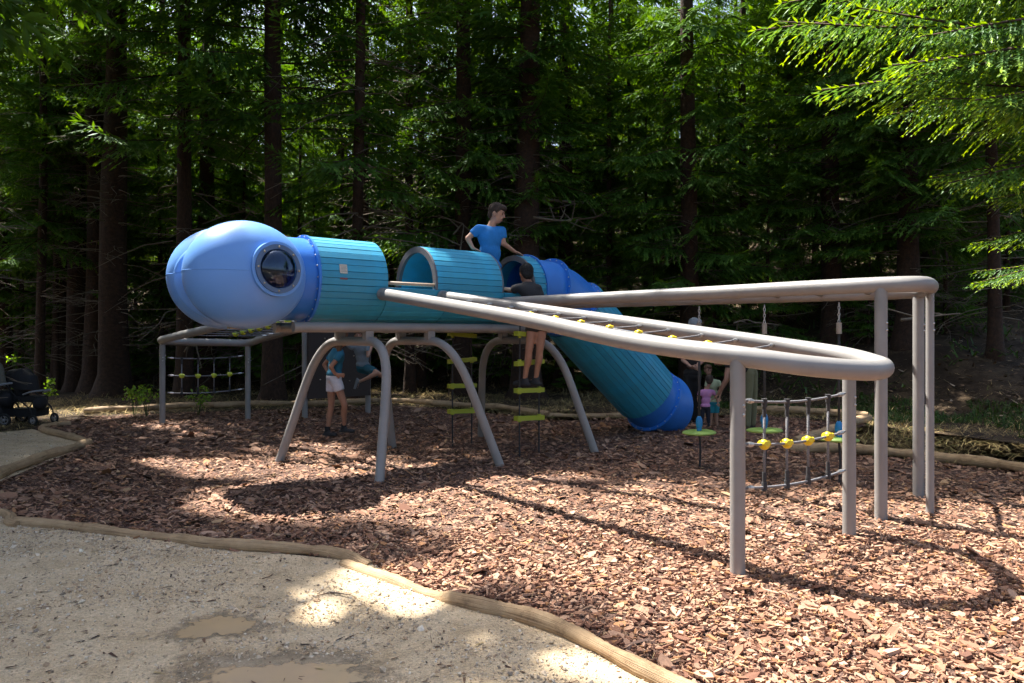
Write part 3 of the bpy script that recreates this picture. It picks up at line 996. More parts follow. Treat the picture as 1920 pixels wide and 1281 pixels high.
def dead_twigs_mesh(name, r, z0, z1, n, Lm, r0):
    mb = MB()
    for i in range(n):
        z = r.uniform(z0, z1); az = r.uniform(0, 6.28); L = Lm * r.uniform(.35, 1.1)
        dr = r.uniform(-.5, .12)
        d = np.array([math.cos(az), math.sin(az), 0])
        sd = np.array([-d[1], d[0], 0])
        p = [np.array([0, 0, z]) + d * r0 * .7]
        for k in range(1, 4):
            p.append(p[0] + d * L * k / 3 + np.array([0, 0, dr * L * (k / 3) ** 1.6]) + sd * r.normal(0, .06) * L)
        tube(mb, np.array(p), np.linspace(.014, .004, 4) * r.uniform(.7, 1.2), 4, False)
        for k in range(r.integers(1, 5)):
            f = r.uniform(.3, .95); b = p[0] + (p[3] - p[0]) * f
            e = b + (d * .6 + sd * r.choice([-1, 1]) * r.uniform(.4, 1) + np.array([0, 0, r.uniform(-.7, .2)])) * L * .28
            tube(mb, np.array([b, (b + e) / 2 + r.normal(0, .02, 3), e]), np.array([.006, .005, .003]), 3, False)
    me = mb.mesh(name); me.materials.append(M['twig'])
    return me


def crown_spec(r, z0, z1, H, R, whorl=.42, per=5, pitch0=.05):
    sp = []
    z = z0
    while z < z1:
        k = per + r.integers(-1, 2)
        a0 = r.uniform(0, 6.28)
        for j in range(k):
            f = (H - z) / (H - z0)
            sc = R * (.35 + .65 * min(1, f * 1.3)) * r.uniform(.7, 1.15)
            sp.append((np.array([0, 0, z + r.uniform(-.12, .12)]), a0 + 6.283 * j / k + r.normal(0, .25), pitch0 + r.uniform(-.22, .18), sc))
        z += whorl * r.uniform(.75, 1.3)
    return sp


R1 = np.random.default_rng(21)
VAR = [bough(1.0, R1, step=.075, size=.47, droop=R1.uniform(.2, .42), up=R1.uniform(.08, .2), width=R1.uniform(.34, .46), hang=R1.uniform(.3, .6)) for _ in range(7)]
VARM = [bough(1.0, R1, step=.085, size=.50, droop=R1.uniform(.2, .42), up=R1.uniform(.08, .2), width=R1.uniform(.34, .46), hang=R1.uniform(.3, .6)) for _ in range(6)]
VARC = [bough(1.0, R1, step=.17, size=1.05, droop=.3, up=.1, width=.42, hang=.3) for _ in range(4)]     # coarser, for crowns high above
ARCH = []
for (H, r0, z0, zl, R, per, whorl, dz, fm) in [
        (24, .26, 2.6, 10.5, 2.7, 5, .55, (1.0, 5.0), 'spruce'),
        (26, .30, 5.0, 12.5, 2.6, 5, .55, (1.2, 7.0), 'spruce'),
        (22, .17, 7.0, 13.0, 2.0, 4, .55, (1.0, 9.0), 'spruce'),
        (20, .14, 3.6, 10.0, 2.1, 4, .60, (.8, 7.0), 'spruce'),
        (7.5, .07, .5, 7.3, 1.35, 5, .34, (.3, 1.5), 'spruce2'),
        (25, .24, 9.0, 14.0, 2.2, 4, .6, (1.0, 10.0), 'spruce')]:
    r_ = np.random.default_rng(int(H * 100 + z0 * 10))
    V, T, st = place_boughs(crown_spec(r_, z0, zl, H, R, whorl, per), VAR, r_)
    crown = foliage_mesh('crown', V, T, M[fm])
    up = None
    if H > 10:
        V2, T2, _ = place_boughs(crown_spec(r_, zl, H - .3, H, R * .8, 1.5, 4), VARC, r_)
        up = foliage_mesh('crown', V2, T2, M['spruce'])
    stm = st.mesh('boughs'); stm.materials.append(M['trunk'])
    tr = trunk_mesh('trunk', H, r0, r_)
    dt = dead_twigs_mesh('dead_twigs', r_, dz[0], dz[1], int(26 + 9 * (dz[1] - dz[0])), 1.5, r0)
    ARCH.append(dict(whorl=whorl, per=per, fm=fm, H=H, r0=r0, z0=z0, zl=zl, R=R, crown=crown, up=up, stem=stm, trunk=tr, twigs=dt))

BR = np.random.default_rng(5)


def tree(x, y, arch, label, s=1.0, group=None, near=False, rz=None, lower=True, trunk_scale=1.0, upper=True, name='spruce_tree', open_low=False):
    A = ARCH[arch]
    z = float(hill(np.array([x]), np.array([y]))[0])
    t = thing(name, label, 'tree', (x, y, z - .02), group)
    rz = BR.uniform(0, 6.28) if rz is None else rz
    t.rotation_euler = (0, 0, rz)
    t.scale = (s, s, s)
    tk = link('trunk', A['trunk'], None, t); tk.scale = (trunk_scale, trunk_scale, 1)
    def to_world(V):
        W_ = V * s; c, sn = math.cos(rz), math.sin(rz)
        return np.stack([W_[:, 0] * c - W_[:, 1] * sn + x, W_[:, 0] * sn + W_[:, 1] * c + y, W_[:, 2] + z], -1)
    if open_low:
        r_ = np.random.default_rng(int(abs(x) * 577 + abs(y) * 331))
        V2, T2, st = place_boughs(crown_spec(r_, A['z0'], A['zl'], A['H'], A['R'], A['whorl'], A['per']), VARM, r_)
        k4 = np.repeat(~sun_open(to_world(V2).reshape(-1, 4, 3).mean(1), True), 4)  # lower leaves cut away to let sun onto the ground patches
        link('crown', foliage_mesh('crown', V2[k4], T2[k4], M[A['fm']]), None, t)
        sm = st.mesh('boughs'); sm.materials.append(M['trunk']); link('boughs', sm, None, t)
    elif lower:
        link('crown', A['crown'], None, t)
        link('boughs', A['stem'], None, t)
    if A['twigs'] and BR.uniform() < .95:
        d = link('dead_twigs', A['twigs'], None, t); d["kind"] = "stuff"
    if A['up'] and upper:
        if not near:
            link('crown', A['up'], None, t)
        else:
            r_ = np.random.default_rng(int(abs(x) * 977 + abs(y) * 131))
            V2, T2, _ = place_boughs(crown_spec(r_, near if near is not True else A['zl'], A['H'] - .3, A['H'], A['R'] * 1.12, .70, 6), VARC, r_)
            Wd = V2.copy() * s
            c, sn = math.cos(rz), math.sin(rz)
            Wd = np.stack([Wd[:, 0] * c - Wd[:, 1] * sn + x, Wd[:, 0] * sn + Wd[:, 1] * c + y, Wd[:, 2] + z], -1)
            ctr = Wd.reshape(-1, 4, 3).mean(1)
            keep = ~sun_open(ctr)  # crown shaped for the light: leaves over the sunlit patches left out
            gy_ = ctr[:, 1] - .34 * ctr[:, 2]
            keep &= (gy_ < 14.2) | (r_.uniform(0, 1, len(ctr)) < .35)  # thinned where its shadow falls behind the play area, to let light in
            k4 = np.repeat(keep, 4)
            link('crown', foliage_mesh('crown', V2[k4], T2[k4], M['spruce']), None, t)
    return t


def bx(px, Y):
    return (px - CX) / F * Y


# trees one can tell apart in the photograph
tree(bx(216, 19.3), 19.3, 5, 'thickest dark trunk of the big spruce group behind the stroller', 1.0, 'big spruces left of the climber', near=9.5, trunk_scale=1.62)
tree(bx(178, 20.2), 20.2, 5, 'middle trunk of the big spruce group behind the stroller', 1.0, 'big spruces left of the climber', near=9.5, trunk_scale=1.32, lower=False)
tree(bx(146, 21), 21, 1, 'slimmer trunk on the outer side of the big spruce group', 1.0, 'big spruces left of the climber', near=9.5, trunk_scale=.95)
tree(bx(78, 20), 20, 3, 'slender straight spruce trunk behind the black stroller', 1.0, None, near=9.5, trunk_scale=.95)
tree(bx(106, 21.5), 21.5, 2, 'thin spruce pole between slender trunk and big trunk group', .8, None, trunk_scale=.6)
tree(bx(8, 22), 22, 0, 'spruce at the picture edge above the grey stroller', 1.0, None, near=9.0)
tree(bx(512, 17.5), 17.5, 1, 'reddish spruce rising behind the blue head and first tunnel', 1.35, None, near=9.5, trunk_scale=.6, open_low=True)
tree(bx(345, 18.5), 18.5, 1, 'boughy spruce behind the blue head beside the big trunks', 1.35, None, near=9.5, trunk_scale=.5, open_low=True)
tree(bx(672, 17.2), 17.2, 3, 'leafy spruce with low pale boughs behind the first tunnel', 1.45, None, near=9.0, trunk_scale=.75, open_low=True)
tree(bx(768, 20), 20, 3, 'slim trunk behind the gap between first and second tunnel', 1.4, None, near=9.5, trunk_scale=.7, open_low=True)
tree(bx(790, 21.5), 21.5, 5, 'slim trunk close beside another behind the second tunnel', .9, None, near=9.5, trunk_scale=.7)
tree(bx(868, 19.5), 19.5, 0, 'stout dark trunk behind the head of the boy in blue', 1.25, None, near=9.5, trunk_scale=.8)
tree(bx(914, 23), 23, 0, 'trunk just over the head of the boy in blue', .95, None, near=9.5, trunk_scale=.8)
tree(bx(990, 18.4), 18.4, 1, 'broad reddish trunk behind the blue slide entrance', 1.0, None, near=9.5, trunk_scale=1.25, open_low=True)
tree(bx(1060, 21.5), 21.5, 0, 'dark trunk behind the bend of the blue slide', 1.0, None, near=9.5)
tree(bx(1143, 20.5), 20.5, 3, 'straight dark trunk on the slope above the slide', .9, None, near=9.5, trunk_scale=.75)
tree(bx(1180, 23.0), 23.0, 2, 'very thin trunk standing before the bright sky gap', .9, None, trunk_scale=.55)
tree(bx(1290, 18.6), 18.6, 0, 'drooping spruce with boughs hanging over the overhead bars', 1.0, None, near=9.5)
tree(bx(1395, 20.5), 20.5, 3, 'spruce on the slope above the overhead bars', 1.0, None, near=9.5)
tree(bx(1480, 23.0), 23.0, 0, 'pinkish bare trunk deep in the shade over the overhead bars', .9, None, trunk_scale=.7)
tree(bx(1560, 18.5), 18.5, 0, 'shaded spruce behind the tall posts', 1.0, None, near=9.5)
tree(bx(1700, 17), 17, 0, 'dark spruce on the bank behind the tip of the overhead bars', 1.0, None)
tree(bx(1860, 15.5), 15.5, 3, 'dark spruce at the picture edge on the bank', 1.0, None)
for i, (px, Y, s, lb) in enumerate([
        (255, 23.5, 1.05, 'young spruce with green boughs beside the big trunk group'), (590, 23.4, 1.15, 'young spruce behind the first tunnel'),
        (700, 23, .8, 'small young spruce low behind the gap of the tunnels'), (1075, 20.5, .5, 'small young spruce above the slide bend'),
        (1225, 19, .55, 'small shaded spruce behind the long grey bar'), (430, 23.5, 1.15, 'young spruce behind the blue head'),
        (1630, 17.8, .6, 'young spruce in the shade behind the tall posts'), (1010, 22.8, .9, 'young spruce behind the boy in blue'), (1340, 19, .8, 'young spruce in the dark above the overhead bars')]):
    tree(bx(px, Y), Y, 4, lb, s, 'young spruces at the forest edge', name='young_spruce')
for px, Y, s, lb in [(300, 22.5, 1.35, 'tall young spruce filling the gap beside the big trunk group'), (455, 21.8, 1.3, 'bushy spruce directly over the blue head'), (560, 21, 1.35, 'bushy spruce over the first tunnel'), (735, 23, 1.45, 'bushy spruce over the gap of the tunnels'), (830, 22.5, 1.4, 'bushy spruce over the middle hood'),
        (950, 21.5, 1.3, 'bushy spruce right above the boy in blue'), (1105, 22.2, 1.15, 'bushy spruce over the slide bend'), (1210, 20.5, 1.2, 'bushy spruce over the long grey bar'), (1345, 21.5, 1.3, 'bushy spruce over the middle of the overhead bars'), (1440, 18.6, .9, 'small bushy spruce over the far end of the net wing'),
        (1530, 21, 1.2, 'bushy spruce left of the tall posts'), (1650, 19.5, 1.05, 'bushy spruce behind the tallest post'), (1770, 17.5, .85, 'bushy spruce on the bank right of the posts'), (1890, 19, 1.0, 'bushy spruce on the bank at the picture edge'), (40, 23, 1.3, 'bushy spruce above the strollers'), (385, 24.5, 1.7, 'tall bushy spruce high behind the blue head'), (640, 24, 1.7, 'tall bushy spruce high behind the first tunnel'), (505, 26, 1.8, 'tall bushy spruce between the reddish trunk and the big trunks')]:
    tree(bx(px, Y), Y, 4, lb, s, 'young spruces at the forest edge', name='young_spruce')

UR = np.random.default_rng(31)
for i in range(34):
    Y = UR.uniform(23, 36); px = UR.uniform(-40, 1960)
    tree(bx(px, Y), Y, 4, 'small spruce growing in the shade far up the slope', UR.uniform(.35, .8), 'small spruces on the slope', name='young_spruce')
# unseen neighbours to the left, put in for their shade, and the rest of the forest
LB = 'dark spruce standing deep in the forest beyond the front row'
for (x, y, a, z0) in [(-10.5, 6.0, 1, 6.5), (-13.0, 9.0, 0, 6.5), (-9.9, 8.9, 5, 7.5), (-11.2, 12.0, 1, 7), (-14, 14, 0, 7), (-8.6, 3.6, 5, 7), (-12, 2.5, 1, 7)]:
    tree(x, y, a, 'unseen spruce beside the playground that shades the gravel', 1.0, 'unseen spruces shading the path', near=z0)
for (x, y, a, z0) in [(-8.1, 8.3, 1, 6.0), (-7.4, 6.3, 0, 6.0), (-9.2, 11.0, 0, 7.5), (-11.8, 14.6, 1, 8.5), (-13.8, 16.0, 0, 9.0)]:
    tree(x, y, a, 'unseen spruce beside the playground that shades the gravel', 1.0, 'unseen spruces shading the path', near=z0, lower=False)
placed = []
tries = 0
FR = np.random.default_rng(77)
while len(placed) < 92 and tries < 6000:
    tries += 1
    y = 21 + 44 * FR.uniform() ** 1.25
    x = FR.uniform(-.82, .82) * y
    if min([math.hypot(x - q[0], y - q[1]) for q in placed] + [9]) < 1.7 + .02 * y: continue
    placed.append((x, y))
    tree(x, y, int(FR.choice([0, 1, 2, 3, 5], p=[.46, .20, .06, .22, .06])), LB, FR.uniform(.85, 1.12), 'spruces deep in the forest', near=9.5 if y < 24 else False, trunk_scale=FR.uniform(.7, 1.15))


# broad-leaved saplings catching light behind
def leaf_cloud(r, n, c, rad, size):
    p = r.normal(0, 1, (n, 3)); p /= np.linalg.norm(p, axis=1)[:, None]
    p *= (r.uniform(0, 1, n) ** .4)[:, None] * rad
    d = r.normal(0, 1, (n, 3)); d[:, 2] -= .4; d /= np.linalg.norm(d, axis=1)[:, None]
    nr = r.normal(0, .6, (n, 3)) + [0, 0, 1]; nr /= np.linalg.norm(nr, axis=1)[:, None]
    L = size * r.uniform(.7, 1.3, n)
    return diamonds(p + c, d, nr, L, L * .62)


def sapling_meshes(seed, H, ncl, size=.085):
    r = np.random.default_rng(seed)
    Vs = []; mb = MB()
    path = np.array([[0, 0, -.2], [.1, 0, H * .3], [-.1, .1, H * .65], [.1, 0, H]])
    tube(mb, spline(path, 4), np.linspace(.05, .012, 13), 6, True)
    for i in range(ncl):
        z = H * r.uniform(.22, 1.0); a = r.uniform(0, 6.28); R = r.uniform(.2, 1.5) * (1.2 - z / H * .6)
        c = np.array([math.cos(a) * R, math.sin(a) * R, z])
        tube(mb, np.array([[0, 0, z - .4 * R], c * [.5, .5, 1] - [0, 0, .1 * R], c]), np.array([.015, .01, .004]), 4, False)
        Vs.append(leaf_cloud(r, 70, c, r.uniform(.25, .5) * np.array([1, 1, .45]), size))
    V = np.concatenate(Vs)
    t = mb.mesh('trunk'); t.materials.append(M['trunk'])
    return t, foliage_mesh('crown', V, r.uniform(0, .8, len(V)), M['beech'])


SAP = [sapling_meshes(3, 6.5, 46), sapling_meshes(4, 8.5, 55)]
for i, (px, Y, k) in enumerate([(30, 24, 1), (110, 27, 0), (190, 31, 1), (300, 30, 0), (430, 29, 1), (560, 27, 0), (600, 33, 1), (650, 25, 1), (735, 30, 0), (830, 33, 1), (905, 31, 0), (1100, 29, 1), (1170, 33, 1), (1250, 29, 0), (1330, 34, 1), (1420, 30, 1), (1500, 34, 0), (1620, 31, 1), (1760, 32, 0), (1120, 40, 1), (820, 42, 1), (480, 40, 1)]):
    x = bx(px, Y)
    t = thing('leafy_sapling', 'light green broad-leaved sapling among the far spruce trunks', 'tree', (x, Y, float(hill(np.array([x]), np.array([Y]))[0])), 'leafy saplings behind the spruces')
    t.rotation_euler = (0, 0, i * 1.3); s = .9 + .25 * ((i * 7) % 5) / 5; t.scale = (s, s, s)
    link('trunk', SAP[k][0], None, t); link('crown', SAP[k][1], None, t)

# bright low plants beside the trunks
for i, (px, py, Y, lb) in enumerate([(252, 712, 14.2, 'small bright green plant right of the big trunks'), (372, 716, 14.4, 'small leafy plant seen through the vertical net'), (275, 722, 14.2, 'low bright plant at the foot of the big trunks'),
                                     (35, 655, 16.5, 'leafy plant above the grey stroller'), (82, 705, 16, 'bright weed between the thin trunks')]):
    r = np.random.default_rng(40 + i)
    c = P(px, py, Y); g = float(hill(np.array([c[0]]), np.array([Y]))[0])
    mb = MB(); Vs = []
    t = thing('leafy_plant', lb, 'plant', (c[0], Y, g), 'small plants under the spruces')
    for k in range(5):
        a = r.uniform(0, 6.28); h = max(.12, c[2] - g) * r.uniform(.4, .9)
        e = np.array([math.cos(a) * .14, math.sin(a) * .14, h])
        tube(mb, np.array([[0, 0, -.03], e * [.4, .4, .6], e]), np.array([.006, .005, .003]), 4, False)
        Vs.append(leaf_cloud(r, 22, e, np.array([.12, .12, .10]), .075))
    sm = mb.mesh('stems'); sm.materials.append(M['grass']); link('stem', sm, None, t)
    V = np.concatenate(Vs); link('leaves', foliage_mesh('leaves', V, r.uniform(0, .6, len(V)), M['beech']), None, t)


# the sunlit spruce leaning in at the top of the picture
def near_spruce():
    r = np.random.default_rng(11)
    x, y = 8.3, 8.4
    t = thing('spruce_tree', 'sunlit spruce reaching in with bright yellow green boughs', 'tree', (x, y, 0))
    link('trunk', trunk_mesh('trunk', 16, .2, r), None, t)
    var = [bough(1.0, r, step=.105, size=.155, droop=r.uniform(.15, .35), up=r.uniform(0, .08), width=r.uniform(.24, .34), hang=r.uniform(.35, .75), gap=.22) for _ in range(4)]
    sp = []
    tips = [((1455, 75), 7.6), ((1480, 150), 7.3), ((1500, 20), 7.9), ((1570, 110), 6.9), ((1640, 130), 6.6), ((1600, -40), 7.2), ((1700, 60), 6.3), ((1720, 250), 6.8), ((1700, 170), 7.6), ((1770, 290), 7.2), ((1810, 300), 6.6), 
            ((1840, 420), 7.4), ((1840, 500), 7.9), ((1760, 20), 6.4), ((1850, 130), 6.2), ((1800, 210), 6.5), ((1880, 330), 6.9), ((1850, 560), 8.4), ((1690, 230), 8.0), ((1620, 60), 7.6), ((1540, 40), 7.0), ((1690, -60), 6.8), ((1800, -80), 6.5)]
    for (px, py), Y in tips:
        tip = P(px, py, Y)
        o = np.array([x, y, tip[2] + .55 + r.uniform(-.1, .2)])
        v = tip - o
        L = math.hypot(v[0], v[1])
        sp.append((o - [x, y, 0], math.atan2(v[1], v[0]), math.atan2(v[2], L) + .22, np.linalg.norm(v)))
    V, T, st = place_boughs(sp, var, r)
    link('crown', foliage_mesh('crown', V, T * 1.3, M['bright']), None, t)
    s = st.mesh('boughs'); s.materials.append(M['trunk']); link('boughs', s, None, t)


near_spruce()


# fallen branches on the slope
def fallen(pts, r, label, nt=8):
    pa = np.array([P(*p) for p in pts])
    pa[:, 2] = np.maximum(pa[:, 2], hill(pa[:, 0], pa[:, 1]) + .05)
    mb = MB(); path = spline(pa, 6); tube(mb, path, np.linspace(r, r * .4, len(path)), 6, True)
    rr = np.random.default_rng(int(pts[0][0]))
    for k in range(nt):
        b = path[rr.integers(2, len(path) - 1)]
        e = b + rr.normal(0, 1, 3) * [.5, .3, .4]
        tube(mb, np.array([b, (b + e) / 2 + rr.normal(0, .05, 3), e]), np.array([.02, .014, .006]), 4, False)
    solo('fallen_branch', mb, M['twig'], path[0], label, 'branch', 'dead branches lying on the slope')


fallen([(1015, 374, 19), (1100, 381, 19.5), (1190, 384, 20)], .05, 'long pale dead branch lying above the slide entrance')
fallen([(1000, 408, 17.6), (1060, 414, 18), (1130, 405, 18.6)], .035, 'tangled dead branch behind the blue slide bend', 14)
fallen([(1690, 600, 13.5), (1740, 594, 14), (1800, 588, 14)], .03, 'pale stick on the bank behind the tall posts', 3)
fallen([(1375, 606, 16.0), (1400, 600, 16), (1420, 608, 16)], .02, 'thin pale stick over the net wing', 3)
fallen([(345, 660, 17.5), (362, 640, 17.5), (378, 690, 17.3)], .02, 'dead twig seen over the far net', 4)
fallen([(380, 420, 19), (440, 400, 19.5), (500, 395, 20)], .02, 'tangle of dead twigs above the blue head', 12)
fallen([(850, 440, 18.3), (868, 420, 18.5), (862, 470, 18)], .025, 'bent dead branch left of the boy in blue', 6)


# ------------------------------------------------------------------ the dragonfly climber
DF = thing('dragonfly_climber', 'large blue and grey dragonfly shaped play climber with tunnels, slide and wings', 'play structure', (*A0, 0))
ZC, RP = 2.25, .50           # tunnel axis height and outer radius
NPL = 40


def plank_mesh(L, w, th=.024):
    c = .004
    prof = np.array([[-w / 2, -th / 2], [w / 2, -th / 2], [w / 2, th / 2 - c], [w / 2 - c, th / 2], [-w / 2 + c, th / 2], [-w / 2, th / 2 - c]])
    V = np.array([[x, p[0], p[1]] for x in (-L / 2, L / 2) for p in prof])
    q = [[i, (i + 1) % 6, 6 + (i + 1) % 6, 6 + i] for i in range(6)]
    return mesh_from('plank', V, [q, [[5, 4, 3, 2, 1, 0], [6, 7, 8, 9, 10, 11]]])


def axis_frame(c, d):
    """x along d, y sideways (camera side), z up"""
    d = unit(d); side = np.array([PV[0], PV[1], 0]); side = unit(side - d * np.dot(side, d))
    up_ = np.cross(d, side)
    if up_[2] < 0: up_ = -up_
    return d, side, up_


def planks(parent, c, d, L, a_list, R=RP, th=.024):
    w = 2 * math.pi * R / NPL * .935
    me = plank_mesh(L, w, th); me.materials.append(M['teal'])
    d, side, up_ = axis_frame(c, d)
    off = ORIG[parent.name]
    for a in a_list:
        rad = math.cos(a) * up_ + math.sin(a) * side
        tan = np.cross(rad, d)
        o = link('plank', me, None, parent)
        pos = c + rad * (R - th / 2 + rng.normal(0, .0012)) - off
        m = Matrix.Identity(4)
        for k in range(3):
            m[k][0], m[k][1], m[k][2], m[k][3] = d[k], tan[k], rad[k], pos[k]
        o.matrix_local = m


def shell(mb, path, r_out, r_in, side0, a0=0, a1=2 * math.pi, seg=44):
    """thick pipe swept along path in the vertical plane; angle measured from up towards camera side"""
    path = np.asarray(path, float)
    T = np.gradient(path, axis=0); T /= np.linalg.norm(T, axis=1)[:, None]
    full = abs(a1 - a0 - 2 * math.pi) < 1e-6
    ang = np.linspace(a0, a1, seg, endpoint=not full)
    n = len(path); m = len(ang)
    rings_ = []
    for r in (r_out, r_in):
        V = []
        for i in range(n):
            up_ = np.cross(T[i], side0); up_ = up_ if up_[2] > 0 else -up_
            V.append(path[i] + r * (np.cos(ang)[:, None] * unit(up_) + np.sin(ang)[:, None] * side0))
        rings_.append(np.concatenate(V))
    V = np.concatenate(rings_)
    q = []
    mm = m if full else m - 1
    for i in range(n - 1):
        for j in range(mm):
            a, b = i * m + j, i * m + (j + 1) % m
            q.append([a, b, b + m, a + m]); k = n * m
            q.append([k + a, k + a + m, k + b + m, k + b])
    for i in (0, n - 1):
        for j in range(mm):
            a, b = i * m + j, i * m + (j + 1) % m; k = n * m
            q.append([a, k + a, k + b, b] if i == 0 else [a, b, k + b, k + a])
    if not full:
        for j in (0, m - 1):
            for i in range(n - 1):
                a = i * m + j; k = n * m
                q.append([a, a + m, k + a + m, k + a])
    return mb.add(V, [q])


UD = np.array([U[0], U[1], 0.0])
SD = np.array([PV[0], PV[1], 0.0])
ALL = [2 * math.pi * (k + .5) / NPL for k in range(NPL)]
TOPH = [a for a in ALL if math.cos(a) > -.21]
LOWH = [a for a in ALL if math.cos(a) <= -.21]


def tunnel(t0, t1, angs, a0, a1, label=None):
    mb = MB()
    shell(mb, np.array([B(t, 0, ZC) for t in np.linspace(t0 - .004, t1 + .004, 3)]), RP - .026, RP - .075, SD, a0, a1)
    pt = part('tunnel' if math.cos((a0 + a1) / 2) > 0 or a1 - a0 > 6 else 'trough', mb, M['teal'], DF, autosmooth=30)
    planks(pt, B((t0 + t1) / 2, 0, ZC), UD, t1 - t0, angs)
    if label: pt["label"] = label
    return pt


tun1 = tunnel(-.24, .585, ALL, 0, 2 * math.pi, 'closed teal board tunnel next to the head')
AH = math.acos(-.21) - .02
tun2 = tunnel(1.28, 2.29, TOPH, -AH, AH, 'arched teal board hood in the middle of the body')
tun3 = tunnel(2.87, 3.07, TOPH, -AH, AH, 'narrow teal board hoop before the blue slide')
for t0, t1 in ((.595, 1.455), (1.465, 2.325), (2.335, 3.07)):
    tunnel(t0, t1, LOWH, AH, 2 * math.pi - AH)
# floor of the trough
mb = MB(); box(mb, B(1.85, 0, ZC - .36), (1.22, .20, .012), np.array([UD, SD, [0, 0, 1]]).T); part('floor_board', mb, M['liner'], DF, smooth=False)
# thick hoop ends of the hoods
for t in (1.275, 2.295, 2.865):
    mb = MB(); shell(mb, np.array([B(t - .022, 0, ZC), B(t + .022, 0, ZC)]), RP - .002, RP - .078, SD, -AH, AH, 36)
    part('hoop', mb, M['liner'], DF, autosmooth=30)
for t0, t1 in ((.56, 1.31), (2.26, 2.9)):
    for p in (-.455, .455):
        mb = MB(); cyl(mb, B(t0, p, 2.225), B(t1, p, 2.225), .022); part('hand_rail', mb, M['rail'], DF)
# label plates on the first tunnel
for (a, h, w, m, nm) in ((math.radians(78), .052, .045, M['label'], 'cream_label'), (math.radians(90.5), .010, .045, M['redlabel'], 'red_label')):
    mb = MB()
    d, side, up_ = axis_frame(None, UD)
    rad = math.cos(a) * up_ + math.sin(a) * side; tan = np.cross(rad, d)
    c = B(.02, 0, ZC) + rad * (RP + .006)
    box(mb, c, (w, h, .003), np.array([d, tan, rad]).T)
    o = part(nm, mb, m, tun1, smooth=False)
    if nm == 'cream_label':
        mb = MB()
        for k in range(5):
            box(mb, c + rad * .0035 + tan * (.034 - .016 * k), (w * (.8 - .1 * (k % 2)), .003, .0008), np.array([d, tan, rad]).T)
        part('label_print', mb, M['print'], tun1, smooth=False)["kind"] = 'stuff'

# slide: blue bend, boarded chute, blue foot
SL = math.radians(38.9)
dirS = np.array([U[0] * math.cos(SL), U[1] * math.cos(SL), -math.sin(SL)])


def TZ(t, z): return B(t, 0, z)


def bolts_on(path_c, ax, r, n, parent, size=.011):
    mb = MB()
    d, side, up_ = axis_frame(None, ax)
    for k in range(n):
        a = 2 * math.pi * k / n
        ball(mb, np.asarray(path_c) + r * (math.cos(a) * up_ + math.sin(a) * side) - d * .022, size, 6, 4)
        ball(mb, np.asarray(path_c) + r * (math.cos(a) * up_ + math.sin(a) * side) + d * .022, size, 6, 4)
    part('bolts', mb, M['bolt'], parent)["kind"] = 'stuff'


RB = .465
bend = spline(np.array([TZ(3.07, ZC), TZ(3.30, ZC), TZ(3.51, 2.235), TZ(3.78, 2.155), TZ(4.02, 2.01)]), 8)
mb = MB(); shell(mb, bend[:18], RB, RB - .012, SD); b1 = part('slide_bend', mb, M['blue'], DF, autosmooth=40)
mb = MB(); shell(mb, bend[16:], RB, RB - .012, SD); b2 = part('slide_bend', mb, M['blue'], DF, autosmooth=40)


def flange(c, ax, parent, r=RB + .062, m='blue'):
    mb = MB(); ring(mb, c, ax, RB - .02, r, .034, 48); f = part('flange', mb, M[m], parent, autosmooth=40)
    bolts_on(c, ax, RB + .036, 22, parent)
    return f


flange(TZ(3.51, 2.235), bend[18] - bend[15], b2)
flange(TZ(4.02, 2.01), dirS, b2)
flange(TZ(3.085, ZC), UD, b1)
c0 = TZ(4.02, 2.01); chl = 2.14
mb = MB(); shell(mb, np.array([c0, c0 + dirS * chl]), RP + .012, RP - .03, SD); ch = part('chute', mb, M['liner'], DF, autosmooth=30)
planks(ch, c0 + dirS * (chl / 2 + .015), dirS, chl - .03, ALL, R=.537)
c1 = c0 + dirS * chl
t1_ = 4.02 + math.cos(SL) * chl
foot = spline(np.array([c1 - dirS * .02, c1 + dirS * .16, TZ(t1_ + .33, c1[2] - .205), TZ(t1_ + .50, c1[2] - .245), TZ(t1_ + .66, c1[2] - .25)]), 8)
mb = MB(); shell(mb, foot, RB + .042, RB + .02, SD); ft = part('slide_foot', mb, M['blue'], DF, autosmooth=40)
mb = MB(); ring(mb, foot[12], foot[13] - foot[11], RB, RB + .095, .034, 48); part('flange', mb, M['blue'], ft, autosmooth=40); bolts_on(foot[12], foot[13] - foot[11], RB + .07, 22, ft)

# head
HC = B(-1.0, 0, 2.245)
lobes = [(B(-1.0, .30, 2.245), .635, .445, .572), (B(-1.0, -.30, 2.245), .64, .445, .572), (B(-1.03, 0, 2.20), .62, .12, .48)]
ph_c = B(-.885, .30, 2.265)                      # axis of the porthole
ph_dir = unit(np.array([PV[0], PV[1], 0]) + .16 * UD + np.array([0, 0, .06]))


